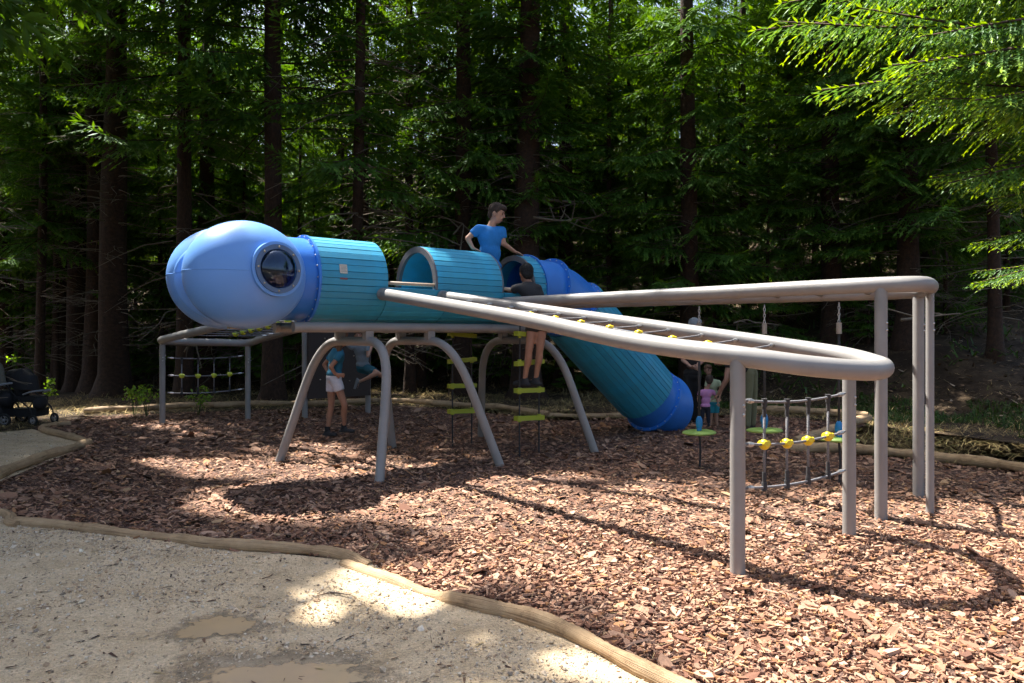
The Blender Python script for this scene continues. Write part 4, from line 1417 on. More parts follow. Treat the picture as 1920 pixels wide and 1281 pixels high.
def head_mesh():
    nu, nv = 150, 96
    th = np.linspace(0, math.pi, nv); ph = np.linspace(0, 2 * math.pi, nu, endpoint=False)
    TH, PH = np.meshgrid(th, ph, indexing='ij')
    D = (np.cos(TH)[..., None] * UD + (np.sin(TH) * np.cos(PH))[..., None] * SD + (np.sin(TH) * np.sin(PH))[..., None] * np.array([0, 0, 1.0])).reshape(-1, 3)
    rs = []
    for c, au, ap, az in lobes:
        S = np.stack([UD / au, SD / ap, np.array([0, 0, 1.0]) / az])
        o = S @ (HC - c); d = D @ S.T
        b = d @ o; a = (d * d).sum(1); cc = o @ o - 1
        rs.append((-b + np.sqrt(np.maximum(b * b - a * cc, 0))) / a)
    rs = np.array(rs); k = 130
    r = np.log(np.exp(k * (rs - rs.max(0))).sum(0)) / k + rs.max(0)
    V = HC + D * r[:, None]
    q = []
    for i in range(nv - 1):
        for j in range(nu):
            a, b = i * nu + j, i * nu + (j + 1) % nu
            q.append([a, b, b + nu, a + nu])
    q = np.array(q)
    cen = V[q].mean(1) - ph_c
    al = cen @ ph_dir
    dist = np.linalg.norm(cen - al[:, None] * ph_dir, axis=1)
    q = q[~((dist < .205) & (al > 0))]
    # where the neck enters, open
    return MB().add(V, [q])


hd = part('head', head_mesh(), M['head_blue'], DF)
# surface distance along the porthole axis
cN = lobes[0][0]
S_ = np.stack([UD / .635, SD / .445, np.array([0, 0, 1.0]) / .572])
o_ = S_ @ (ph_c - cN); d_ = S_ @ ph_dir
tt = (-(o_ @ d_) + math.sqrt((o_ @ d_) ** 2 - (d_ @ d_) * (o_ @ o_ - 1))) / (d_ @ d_)
ph_s = ph_c + ph_dir * tt
mb = MB(); ring(mb, ph_s - ph_dir * .022, ph_dir, .205, .252, .085, 56); part('porthole_frame', mb, M['metal_dark'] if 'metal_dark' in M else mat('porthole_grey', (.09, .15, .27), .45), hd, autosmooth=40)
mb = MB(); ring(mb, ph_s - ph_dir * .034, ph_dir, .20, .285, .070, 56); part('porthole_collar', mb, M['head_blue'], hd, autosmooth=40)
e1 = unit(np.cross(ph_dir, [0, 0, 1])); e2 = np.cross(e1, ph_dir)
mb = MB()
for k in range(8):
    a = 2 * math.pi * (k + .05) / 8
    ball(mb, ph_s + ph_dir * .022 + 2.29e-1 * (math.cos(a) * e1 + math.sin(a) * e2), .012, 8, 5)
part('bolts', mb, mat('brass_bolt', (.55, .47, .33), .35, metallic=.7), hd)["kind"] = 'stuff'
V, q = [], []
for i in range(13):
    rr = .20 * math.sin(math.pi / 2 * i / 12); hh = .105 * math.cos(math.pi / 2 * i / 12)
    for j in range(40):
        a = 2 * math.pi * j / 40
        V.append(ph_s + ph_dir * (hh + .008) + rr * (math.cos(a) * e1 + math.sin(a) * e2))
for i in range(12):
    for j in range(40):
        q.append([i * 40 + j, i * 40 + (j + 1) % 40, (i + 1) * 40 + (j + 1) % 40, (i + 1) * 40 + j])
part('porthole_dome', MB().add(V, [q]), M['dome'], hd)
mb = MB()
neck = np.array([B(-.62, 0, ZC), B(-.42, 0, ZC), B(-.30, 0, ZC), B(-.245, 0, ZC)])
shell(mb, neck, .475, .455, SD); nk = part('neck', mb, M['blue'], DF, autosmooth=40)
mb = MB(); ring(mb, B(-.258, 0, ZC), UD, .44, .515, .03, 52); part('flange', mb, M['blue'], nk, autosmooth=40)
bolts_on(B(-.262, 0, ZC), UD, .497, 24, nk, .010)
def head_r(D):
    rs = []
    for c, au, ap, az in lobes:
        S = np.stack([UD / au, SD / ap, np.array([0, 0, 1.0]) / az]); o = S @ (HC - c); d = S @ D
        b = d @ o; a = d @ d; rs.append((-b + math.sqrt(max(b * b - a * (o @ o - 1), 0))) / a)
    rs = np.array(rs); return math.log(np.exp(130 * (rs - rs.max())).sum()) / 130 + rs.max()


seam = []
for a_ in np.linspace(math.radians(35), math.radians(325), 150):
    D_ = math.cos(a_) * UD + math.sin(a_) * SD + np.array([0, 0, .02]); D_ = unit(D_); q_ = HC + D_ * head_r(D_)
    al_ = (q_ - ph_c) @ ph_dir
    if al_ > 0 and np.linalg.norm(q_ - ph_c - al_ * ph_dir) < .29:
        if len(seam) > 3: mb = MB(); tube(mb, np.array(seam), .004, 6, True); part('mould_seam', mb, M['head_blue'], hd)
        seam = []; continue
    seam.append(q_)
mb = MB(); tube(mb, np.array(seam), .004, 6, True); part('mould_seam', mb, M['head_blue'], hd)
# small notch plate under the head
mb = MB(); box(mb, B(-1.05, .20, 1.686), (.10, .05, .012), np.array([UD, SD, [0, 0, 1]]).T); part('head_bracket', mb, M['rail'], DF, smooth=False)

# beams and arched legs
for p in (-.28, .28):
    mb = MB(); cyl(mb, B(-.48, p, 1.70), B(3.30, p, 1.70), .058, seg=18); part('beam', mb, M['metal'], DF, autosmooth=40)
for t in (-.40, .9, 2.1, 3.2):
    mb = MB(); cyl(mb, B(t, -.27, 1.70), B(t, .27, 1.70), .035); part('cross_bar', mb, M['metal'], DF)


def arch(tt_, fl, fr):
    """tt_: top centre; fl, fr: feet (t, p)"""
    def S(t, p, z):
        q = A0 + t * U + p * PV + .19 * p * U
        return np.array([q[0], q[1], z])
    fL, fR = [np.array([*(A0 + f[0] * U + f[1] * PV), -.12]) for f in (fl, fr)]
    top = [S(tt_, p, 1.535) for p in (-.44, -.2, .2, .44)]
    pts = [fL]
    def corner(foot, sgn):
        c_ = S(tt_, sgn * .66, 1.56); e_ = S(tt_, sgn * .26, 1.535)
        a_ = c_ + (foot - c_) * .36
        return [(1 - f) ** 2 * a_ + 2 * f * (1 - f) * c_ + f * f * e_ for f in np.linspace(0, 1, 9)]
    pts = [fL, fL + (corner(fL, -1)[0] - fL) * .5] + corner(fL, -1) + corner(fR, 1)[::-1] + [fR + (corner(fR, 1)[0] - fR) * .5, fR]
    mb = MB(); tube(mb, spline(np.array(pts), 4), .054, 18)
    lg = part('leg_arch', mb, M['metal'], DF)
    for p in (-.27, .27):
        mb = MB(); box(mb, S(tt_, p, 1.615), (.05, .05, .075), np.array([UD, SD, [0, 0, 1]]).T); part('leg_mount', mb, M['metal'], lg, smooth=False)


arch(.39, (-.19, -1.0), (.19, 1.0))
arch(1.25, (1.52, -1.03), (1.87, 1.07))
arch(2.95, (3.22, -1.25), (3.49, 1.09))


# wings
def nearest(path, px):
    xs_ = CX + F * path[:, 0] / path[:, 1]
    return int(np.argmin(np.abs(xs_ - px)))


def rope_between(parent, a, b, sag, r, m='rope', clamp=True, name='rope'):
    a = np.asarray(a, float); b = np.asarray(b, float)
    s = np.linspace(0, 1, 9)[:, None]
    path = a + (b - a) * s; path[:, 2] -= (sag * 4 * s * (1 - s))[:, 0]
    mb = MB(); tube(mb, path, r, 8, False); part(name, mb, M[m], parent)
    if clamp:
        for p, q in ((a, path[1]), (b, path[-2])):
            d = unit(q - p)
            mb = MB(); cyl(mb, p + d * .0, p + d * .035, .008, seg=8); cyl(mb, p + d * .035, p + d * .10, .015, seg=10); cyl(mb, p + d * .055, p + d * .085, .018, seg=10)
            part('clamp', mb, M['bolt'], parent, autosmooth=40)
    return path


def conn(parent, c, r, m):
    mb = MB()
    ball(mb, c, r, 14, 9)
    for d in (np.array([1, 0, 0]), np.array([-1, 0, 0]), np.array([0, 1, 0]), np.array([0, -1, 0])):
        dd = unit(d + np.array([0, 0, .25]))
        cyl(mb, c + dd * r * .8, c + dd * r * 1.12, r * .55, r * .45, 8)
    part('rope_ball', mb, M[m], parent, autosmooth=40)


def post(parent, x, y, z1, r, bolts=True):
    mb = MB(); cyl(mb, (x, y, -.15), (x, y, z1), r, seg=20)
    po = part('post', mb, M['metal'], parent, autosmooth=40)
    if bolts:
        mb = MB()
        for dz in (.30, .36):
            ball(mb, (x + r * .55, y - r * .85, z1 - dz), .011, 7, 5); ball(mb, (x + r * .97, y + .01, z1 - dz + .03), .011, 7, 5)
        part('bolts', mb, M['bolt'], parent)["kind"] = 'stuff'
    return po


def side_net(parent, a, b, zs_a, zs_b, r, balls, n=4, br=.035):
    a = np.asarray(a, float); b = np.asarray(b, float)
    rows = []
    for za, zb in zip(zs_a, zs_b):
        rows.append(rope_between(parent, [*a, za], [*b, zb], .035, r))
    for k in range(n):
        f = (k + .85) / (n + .75)
        def on(row): 
            i = f * 8; j = int(i); return row[j] + (row[j + 1] - row[j]) * (i - j)
        t_, m_, b_ = [on(rw) for rw in rows]
        mb = MB(); tube(mb, np.array([t_ + [0, 0, .012], m_, b_ - [0, 0, .01]]), r * 1.05, 8, True); part('rope', mb, M['rope'], parent)
        for e, q in ((t_, 1), (b_, -1)):
            mb = MB(); cyl(mb, e + [0, 0, .022 * q], e - [0, 0, .035 * q], r * 2.3, r * 2.0, 10); cyl(mb, e - [0, 0, .03 * q], e - [0, 0, .105 * q], r * 1.55, seg=10)
            part('ferrule', mb, M['darkrope'], parent, autosmooth=40)
        conn(parent, m_, br, balls)


def net_wing(pts, n_near, n_far, R, clips, posts, net, ball_m, rad=.069, brad=.033):
    path = spline(np.array(pts), 10)
    mb = MB(); tube(mb, path, rad, 22)
    wg = part('wing', mb, M['metal'], DF)
    for e, d in ((path[0], path[1] - path[0]), (path[-1], path[-2] - path[-1])):
        mb = MB(); d = unit(d); cyl(mb, e - d * .02, e + d * .03, rad * 1.07, seg=20); part('wing_collar', mb, M['metal'], wg, autosmooth=40)
    near = path[:n_near * 10 + 1]; far = path[n_far * 10:][::-1]
    def at(pth, f):
        L = np.concatenate([[0], np.cumsum(np.linalg.norm(np.diff(pth, axis=0), axis=1))]); L /= L[-1]
        return np.array([np.interp(f, L, pth[:, k]) for k in range(3)])
    mids = []
    for f in clips:
        a, b = at(near, f), at(far, f)
        d = unit(b - a)
        row = rope_between(wg, a + d * rad * .9, b - d * rad * .9, .012, .0085)
        mids.append((row[4], row[3], row[5]))
    mid = np.array([m_[0] for m_ in mids])
    mb = MB(); tube(mb, spline(mid[1:], 5) - [0, 0, .003], .011, 8, True); part('rope', mb, M['rope'], wg)
    for m_ in mid[1:-1]:
        conn(wg, m_, brad, ball_m)
    for x, y, z in posts:
        post(wg, x, y, z, .050)
    if net:
        side_net(wg, *net)
    return wg


z1w, z2w = 1.468, 1.44
lower = [(-1.508, 8.424, 2.09), (-.6, 7.33, 1.903), (.188, 6.38, 1.735), (.90, 5.50, 1.560), (1.504, 4.82, 1.466), (1.93, 4.68, 1.405), (2.33, 4.76, 1.372), (2.59, 5.02, 1.375), (2.69, 5.38, 1.40), (2.64, 5.72, 1.445),
         (2.40, 6.08, 1.50), (1.6, 6.79, 1.647), (.4, 7.84, 1.863), (-.861, 8.943, 2.09)]
fpx = [897, 936, 977, 1022, 1067, 1116, 1167, 1223, 1279, 1343, 1409, 1479]
fr_ = []
for px in fpx:
    r = (px - CX) / F
    fr_.append((r * 8.943 + .861) / (3.36 + 2.94 * r))
h_at = lambda py, Y: EYE - (py - HY) / F * Y
w1 = net_wing(lower, 4, 10, None, [min(.99, f * 1.0) for f in fr_], [(1.504, 4.8, z1w - .03), (2.66, 5.68, z2w - .02)],
              ((1.56, 4.845), (2.61, 5.645), [h_at(752, 4.8), h_at(835, 4.8), h_at(918, 4.8)], [h_at(737, 5.68), h_at(808, 5.68), h_at(880, 5.68)], .0095, 'yellow', 4, .038), 'yellow')
w1["label"] = 'near net wing of grey tube sloping down to the tip'
R1L, R2L = B(.52, -.5, 2.09), B(1.35, -.5, 2.09)
def lerp(a, b, f): return np.asarray(a) + (np.asarray(b) - np.asarray(a)) * f
pA, pB = np.array([-6.33, 12.95, 1.525]), np.array([-5.04, 13.72, 1.467])
lowerL = [R1L, lerp(R1L, pA, .33), lerp(R1L, pA, .66), lerp(R1L, pA, .93), pA + [-.02, .12, -.012], pA + [.10, .36, -.03], lerp(pA, pB, .62) + [0, .1, -.012], pB, lerp(pB, R2L, .12) + [-.0, .02, .01], lerp(pB, R2L, .45), lerp(pB, R2L, .75), R2L]
w2 = net_wing(lowerL, 3, 8, None, [.40, .47, .54, .60, .66, .72, .78, .84, .90], [(-6.36, 13.10, 1.51), (-5.04, 13.74, 1.46)],
              ((-6.28, 13.13), (-5.11, 13.71), [1.6 - (671 - 630) * 13.1 / F, 1.6 - (704 - 630) * 13.1 / F, 1.6 - (737 - 630) * 13.1 / F], [1.6 - (667 - 630) * 13.74 / F, 1.6 - (699 - 630) * 13.74 / F, 1.6 - (729 - 630) * 13.74 / F], .011, 'limeball', 4, .045), 'limeball', brad=.048)
w2["label"] = 'far net wing of grey tube behind the head'


def bar_wing(pts, n_near, n_far, posts, nr, label):
    path = spline(np.array(pts), 10)
    mb = MB(); tube(mb, path, .069, 22)
    wg = part('wing', mb, M['metal'], DF); wg["label"] = label
    near = path[:n_near * 10 + 1]; far = path[n_far * 10:][::-1]
    def at(pth, f):
        L = np.concatenate([[0], np.cumsum(np.linalg.norm(np.diff(pth, axis=0), axis=1))]); L /= L[-1]
        return np.array([np.interp(f, L, pth[:, k]) for k in range(3)])
    for k in range(nr):
        f = .10 + .86 * k / (nr - 1)
        mb = MB(); cyl(mb, at(near, f), at(far, f), .021, seg=12); part('rung', mb, M['metal'], wg)
    for x, y, z, r in posts:
        post(wg, x, y, z, r)
    return wg, far


ZU = 2.042
upper = [(-.105, 9.55, ZU), (1.0, 8.44, ZU), (2.05, 7.38, ZU), (2.72, 6.66, ZU), (3.17, 6.25, ZU), (3.47, 6.14, ZU), (3.70, 6.38, ZU), (3.90, 6.78, ZU), (4.02, 7.12, ZU), (3.86, 7.42, ZU), (3.2, 7.93, ZU), (2.0, 8.87, ZU), (.506, 10.04, ZU)]
w3, far3 = bar_wing(upper, 4, 9, [(3.19, 6.225, ZU - .03, .052), (4.02, 7.12, ZU - .03, .052), (3.715, 6.40, ZU - .03, .034)], 9, 'overhead bar wing of grey tube with rungs')
ra, rb = B(2.32, -.5, ZU), B(3.1, -.5, ZU)
upL = [ra, lerp(ra, (-4.0, 13.9, ZU), .4), lerp(ra, (-4.0, 13.9, ZU), .8), (-4.0, 13.9, ZU), (-4.0, 14.3, ZU), (-3.7, 14.75, ZU), (-3.35, 15.0, ZU), (-2.98, 14.9, ZU), lerp((-2.98, 14.9, ZU), rb, .35), lerp((-2.98, 14.9, ZU), rb, .7), rb]
w4, _ = bar_wing(upL, 3, 7, [(-4.0, 13.9, ZU - .03, .055), (-2.98, 14.9, ZU - .03, .055)], 8, 'far bar wing over the brown climbing panel')
pd = unit(np.array([1.02, 1.0, 0])); pc = np.array([-3.49, 14.4, 1.16]) + .09 * np.array([pd[1], -pd[0], 0])
mb = MB(); box(mb, pc, (.70, .018, .78), np.array([pd, [-pd[1], pd[0], 0], [0, 0, 1]]).T); pn = part('climbing_panel', mb, M['panel'], DF, smooth=False)
for (u_, z_, m_) in ((.58, 1.66, 'limeball'), (.30, 1.20, 'rail'), (-.35, 1.55, 'rail'), (-.1, 1.05, 'label'), (-.45, .75, 'rail'), (.2, .7, 'rail')):
    mb = MB(); ellipsoid(mb, np.array([*(pc[:2] + pd[:2] * u_), z_]) + .03 * np.array([pd[1], -pd[0], 0]), np.diag([.05, .04, .035]) if m_ == 'limeball' else np.diag([.018, .018, .014]), 8, 6); part('hold', mb, M[m_], pn)

# rope discs hanging from the overhead bar wing
for i, (px, ydisc, lb) in enumerate([(1320, 811, 'green disc swing with blue knob next to the slide foot'), (1443, 807, 'green disc swing beside the olive trousers'), (1579, 824, 'green disc swing behind the rope net post')]):
    k = nearest(far3, px); c = far3[k]
    x, y = c[0], c[1]; zd = EYE - (ydisc - HY) / F * y
    t = thing('disc_swing', lb, 'swing', (x, y, 0), 'rope disc swings')
    mb = MB()
    prof = [(0, .022), (.12, .022), (.175, .017), (.20, .004), (.20, -.008), (.17, -.02), (0, -.022)]
    V, q = [], []
    for r_, h_ in prof:
        for j in range(32):
            a = 2 * math.pi * j / 32; V.append([x + r_ * math.cos(a), y + r_ * math.sin(a), zd + h_ + .006 * math.cos(a + i)])
    for r_ in range(len(prof) - 1):
        for j in range(32): q.append([r_ * 32 + j, r_ * 32 + (j + 1) % 32, (r_ + 1) * 32 + (j + 1) % 32, (r_ + 1) * 32 + j])
    part('seat_disc', mb.add(V, [np.array(q)[:, ::-1]]), M['disc'], t)
    mb = MB(); ellipsoid(mb, (x, y, zd + .115), np.diag([.042, .042, .088]), 14, 10); cyl(mb, (x, y, zd + .01), (x, y, zd + .06), .03, seg=12); part('knob', mb, M['knob'], t)
    mb = MB(); cyl(mb, (x, y, zd + .15), (x, y, ZU - .42), .015, seg=8); part('rope', mb, M['darkrope'], t)
    mb = MB(); cyl(mb, (x, y, ZU - .42), (x, y, ZU - .30), .028, seg=12); part('rope_sleeve', mb, mat('sleeve', (.32, .29, .25), .5), t, autosmooth=40)
    for q_ in range(6):
        mb = MB(); a = np.linspace(0, 2 * math.pi, 11); z_ = ZU - .285 + .036 * q_
        pth = np.stack([np.cos(a) * .011 * (q_ % 2 == 0), np.cos(a) * .011 * (q_ % 2 == 1), np.sin(a) * .024], -1) + [x, y, z_]
        tube(mb, pth, .0045, 6, False); part('chain_link', mb, M['bolt'], t)
    mb = MB(); tube(mb, spline(np.array([[x, y, zd - .02], [x + .015, y, zd * .5], [x, y, -.03]]), 5), .013, 8, False); part('tether', mb, M['darkrope'], t)

# rope ladders
for (t0, p0, lb) in ((2.42, -.62, 'rope ladder with lime rungs on the far side under the tunnels'), (2.62, .66, 'rope ladder with lime rungs the girl in black stands on')):
    c = B(t0, p0, 0)
    t = thing('rope_ladder', lb, 'rope ladder', c, 'rope ladders under the body')
    for s in (-.17, .17):
        mb = MB(); e = c + UD * s
        tube(mb, np.array([e - [0, 0, .05], e + [0, 0, .9], e + UD * (.01 if s < 0 else -.01) + [0, 0, 1.80]]), .0105, 8, False); part('rope', mb, M['darkrope'], t)
    for z_ in (.505, .875, 1.245, 1.615):
        mb = MB(); h = .235
        tilt = .02 * math.sin(z_ * 7)
        a_, b_ = c - UD * h + [0, 0, z_ - tilt], c + UD * h + [0, 0, z_ + tilt]
        box(mb, (a_ + b_) / 2, (h, .042, .030), np.array([unit(b_ - a_), SD, [0, 0, 1]]).T)
        for s in (-.17, .17):
            e = c + UD * s + [0, 0, z_]; cyl(mb, e - [0, 0, .042], e + [0, 0, .042], .026, seg=10)
        part('rung', mb, M['lime'], t, autosmooth=40)


# ------------------------------------------------------------------ people
def capsule(mb, p0, p1, r0, r1, seg=10, flat0=False, flat1=False):
    p0 = np.asarray(p0, float); p1 = np.asarray(p1, float)
    d = unit(p1 - p0)
    pts, rr = [], []
    if not flat0:
        for a in (80, 55, 28): pts.append(p0 - d * r0 * math.sin(math.radians(a))); rr.append(r0 * math.cos(math.radians(a)))
    pts.append(p0); rr.append(r0); pts.append((p0 + p1) / 2); rr.append((r0 + r1) / 2 * 1.02); pts.append(p1); rr.append(r1)
    if not flat1:
        for a in (28, 55, 80): pts.append(p1 + d * r1 * math.sin(math.radians(a))); rr.append(r1 * math.cos(math.radians(a)))
    return tube(mb, np.array(pts), np.array(rr), seg, True)


def fuse(mb, name, voxel, off, smooth=3):
    me = mb.mesh(name, off, True)
    o = bpy.data.objects.new('tmp', me); COL.objects.link(o)
    m = o.modifiers.new('r', 'REMESH'); m.mode = 'VOXEL'; m.voxel_size = voxel; m.use_smooth_shade = True
    if smooth:
        s = o.modifiers.new('s', 'SMOOTH'); s.iterations = smooth; s.factor = .5
    dg = bpy.context.evaluated_depsgraph_get()
    res = bpy.data.meshes.new_from_object(o.evaluated_get(dg))
    bpy.data.objects.remove(o); bpy.data.meshes.remove(me)
    res.name = name
    res.polygons.foreach_set('use_smooth', np.ones(len(res.polygons), bool))
    return res


def person(label, J, s, skin, hair, top, bottom, shoes, sleeve=.55, leg=.5, long_hair=0.0, sock=None, voxel=.0165, face=True, group=None):
    """J: joints in world coordinates; s: body scale (1 = 1.6 m)"""
    J = {k: np.asarray(v, float) for k, v in J.items()}
    fw = unit(J['fwd'])
    lat = unit(J['shL'] - J['shR'])
    upv = unit(J['neck'] - J['pelvis'])
    ap = unit(np.cross(lat, upv))
    base = np.array([J['pelvis'][0], J['pelvis'][1], min(J['anL'][2], J['anR'][2]) - .07 * s])
    hu = unit(J['hup']) if 'hup' in J else unit(np.array([0, 0, 1.0]) - fw * fw[2])
    hl = np.cross(hu, fw)
    h = J['head']; k = s * J.get('hs', np.array(1.0))
    b = MB()
    ellipsoid(b, h + hu * .018 * k - fw * .008 * k, np.array([hl * .076, fw * .096, hu * .100]) * k, 18, 12)
    ellipsoid(b, h - hu * .052 * k + fw * .022 * k, np.array([hl * .056, fw * .068, hu * .068]) * k, 14, 10)
    capsule(b, h + fw * .088 * k + hu * .012 * k, h + fw * .106 * k - hu * .022 * k, .010 * k, .0145 * k, 8)
    ellipsoid(b, h + fw * .080 * k - hu * .062 * k, np.array([hl * .024, fw * .012, hu * .012]) * k, 8, 6)
    for q in (-1, 1):
        ellipsoid(b, h + hl * q * .078 * k - fw * .006 * k - hu * .012 * k, np.array([hl * .011, fw * .020, hu * .032]) * k, 8, 6)
    capsule(b, J['neck'] - upv * .02 * s, h - hu * .055 * k - fw * .012 * k, .050 * s, .046 * s)
    ch = J['neck'] * .72 + J['pelvis'] * .28
    wa = J['neck'] * .40 + J['pelvis'] * .60

    def torso(m, g):
        ellipsoid(m, ch, np.array([lat * (.150 * s + g), ap * (.098 * s + g), upv * (.165 * s)]), 18, 12)
        ellipsoid(m, wa, np.array([lat * (.128 * s + g), ap * (.090 * s + g), upv * (.17 * s)]), 18, 12)
        for q in ('shL', 'shR'):
            capsule(m, J['neck'] - upv * .055 * s, J[q], .050 * s + g * .7, .047 * s + g)

    def hips(m, g):
        ellipsoid(m, J['pelvis'], np.array([lat * (.142 * s + g), ap * (.100 * s + g), upv * (.105 * s)]), 18, 12)
    torso(b, 0); hips(b, 0)
    for q in 'LR':
        capsule(b, J['sh' + q], J['el' + q], .043 * s, .035 * s)
        capsule(b, J['el' + q], J['wr' + q], .036 * s, .024 * s)
        capsule(b, J['hp' + q], J['kn' + q], .074 * s, .050 * s)
        kn, an = J['kn' + q], J['an' + q]
        capsule(b, kn, an, .048 * s, .031 * s)
        fd = unit(J['toe' + q]) if 'toe' + q in J else unit(np.array([fw[0], fw[1], 0]))
        sh = unit(an - kn)
        bk = -unit(fd - sh * np.dot(fd, sh))
        ellipsoid(b, kn + (an - kn) * .30 + bk * .016 * s, np.array([unit(np.cross(bk, sh)) * .046, bk * .044, sh * .12]) * s, 10, 8)
        # hand: palm, four fingers and a thumb off the side of the palm
        w = J['wr' + q]; hd_ = unit(J['hand' + q]) if 'hand' + q in J else unit(w - J['el' + q])
        pn_ = unit(J['palm' + q]) if 'palm' + q in J else unit(np.cross(hd_, lat) + 1e-3)
        pn_ = unit(pn_ - hd_ * np.dot(pn_, hd_))
        ac = np.cross(hd_, pn_)
        ellipsoid(b, w + hd_ * .045 * s, np.array([hd_ * .048, ac * .036, pn_ * .016]) * s, 10, 8)
        for f, (o_, L_) in enumerate(((-.028, .060), (-.010, .072), (.009, .068), (.027, .054))):
            p0 = w + (hd_ * .078 + ac * o_) * s
            p1 = p0 + (hd_ * .9 + pn_ * .28 + ac * o_ * 4) * L_ * .5 * s
            p2 = p1 + (hd_ * .75 + pn_ * .6 + ac * o_ * 3) * L_ * .5 * s
            capsule(b, p0 - hd_ * .02 * s, p1, .0095 * s, .009 * s, 7); capsule(b, p1, p2, .009 * s, .0075 * s, 7)
        th0 = w + (hd_ * .028 - ac * .030) * s; th1 = th0 + (hd_ * .6 - ac * .65 + pn_ * .3) * .036 * s
        capsule(b, th0, th1, .012 * s, .0105 * s, 7); capsule(b, th1, th1 + (hd_ * .85 - ac * .25 + pn_ * .35) * .03 * s, .0105 * s, .008 * s, 7)
        ellipsoid(b, an + fd * .05 * s - np.array([0, 0, .035]) * s, np.array([fd * .10, np.cross([0, 0, 1], fd) * .034, np.array([0, 0, .03])]) * s, 10, 7)
    me = fuse(b, 'person', voxel * s * .8, base)
    o = link('person', me, M[skin]); o.location = base; ORIG[o.name] = base
    tag(o, label, 'person', group)

    def cloth(nm, mbx, m, vx=voxel, sm=3):
        me_ = fuse(mbx, nm, vx * s, base, sm)
        return link(nm, me_, M[m], o)
    g = .013 * s
    if top:
        m = MB(); torso(m, g)
        ellipsoid(m, J['pelvis'] + upv * .05 * s, np.array([lat * (.143 * s + g), ap * (.104 * s + g), upv * .09 * s]), 18, 10)
        for q in 'LR':
            e = J['sh' + q] + (J['el' + q] - J['sh' + q]) * sleeve
            capsule(m, J['sh' + q], e, .052 * s + g * .6, .047 * s + g * .6, flat1=True)
            if sleeve >= 1:
                capsule(m, J['el' + q], J['wr' + q], .043 * s, .034 * s, flat1=True)
        cloth('shirt', m, top)
    if bottom:
        m = MB(); hips(m, g)
        for q in 'LR':
            if leg <= 1:
                e = J['hp' + q] + (J['kn' + q] - J['hp' + q]) * leg
                capsule(m, J['hp' + q], e, .083 * s + g * .5, (.083 - .018 * leg) * s + g * .8, flat1=True)
            else:
                capsule(m, J['hp' + q], J['kn' + q], .085 * s, .066 * s)
                e = J['kn' + q] + (J['an' + q] - J['kn' + q]) * min(leg - 1, 1)
                capsule(m, J['kn' + q], e, .066 * s, .052 * s, flat1=True)
        cloth('trousers' if leg > 1 else 'shorts', m, bottom)
    if shoes:
        for q in 'LR':
            an = J['an' + q]; fd = unit(J['toe' + q]) if 'toe' + q in J else unit(np.array([fw[0], fw[1], 0]))
            dn = unit(J['sole' + q]) if 'sole' + q in J else np.array([0, 0, -1.0])
            sdv = unit(np.cross(dn, fd))
            m = MB()
            ellipsoid(m, an + fd * .055 * s + dn * .040 * s, np.array([fd * .128, sdv * .045, dn * .030]) * s, 14, 8)
            ellipsoid(m, an + fd * .0 * s + dn * .018 * s, np.array([fd * .06, sdv * .041, dn * .052]) * s, 12, 8)
            box(m, an + fd * .05 * s + dn * .058 * s, (.118 * s, .040 * s, .012 * s), np.array([fd, sdv, dn]).T)
            cloth('shoe', m, shoes, .009, 2)
            if sock:
                m = MB(); capsule(m, an - dn * .07 * s, an + dn * .01 * s, .042 * s, .042 * s, flat0=True); cloth('sock', m, sock, .009, 1)
    # hair
    m = MB()
    ellipsoid(m, h + hu * .030 * k - fw * .022 * k, np.array([hl * .086, fw * .098, hu * .098]) * k, 18, 12)
    ellipsoid(m, h + hu * .075 * k + fw * .045 * k, np.array([hl * .062, fw * .060, hu * .042]) * k, 14, 8)
    ellipsoid(m, h - hu * .02 * k - fw * .06 * k, np.array([hl * .074, fw * .05, hu * .07]) * k, 14, 8)
    if long_hair:
        for q in (-1, 0, 1):
            capsule(m, h - fw * .05 * k + hl * q * .05 * k, h - fw * .075 * k + hl * q * .06 * k - np.array([0, 0, long_hair]) * k, .055 * k, .035 * k)
    hm = cloth('hair', m, hair, .008, 2)
    # rough the hair surface up a little
    co = np.empty(len(hm.data.vertices) * 3, np.float32); hm.data.vertices.foreach_get('co', co); co = co.reshape(-1, 3)
    co += rng.normal(0, .0022 * s, co.shape); hm.data.vertices.foreach_set('co', co.ravel().astype(np.float32))
    if face:
        for q in (-1, 1):
            m = MB(); ellipsoid(m, h + fw * .084 * k + hl * q * .031 * k + hu * .006 * k, np.array([hl * .012, fw * .008, hu * .006]) * k, 8, 6); part('eye', m, M['dark'], o)
            m = MB(); ellipsoid(m, h + fw * .089 * k + hl * q * .031 * k + hu * .024 * k, np.array([hl * .019, fw * .005, hu * .005]) * k, 8, 6); part('eyebrow', m, M[hair], o)
        m = MB(); ellipsoid(m, h + fw * .089 * k - hu * .060 * k, np.array([hl * .022, fw * .006, hu * .006]) * k, 8, 6); part('mouth', m, M['redlabel'], o)
    return o


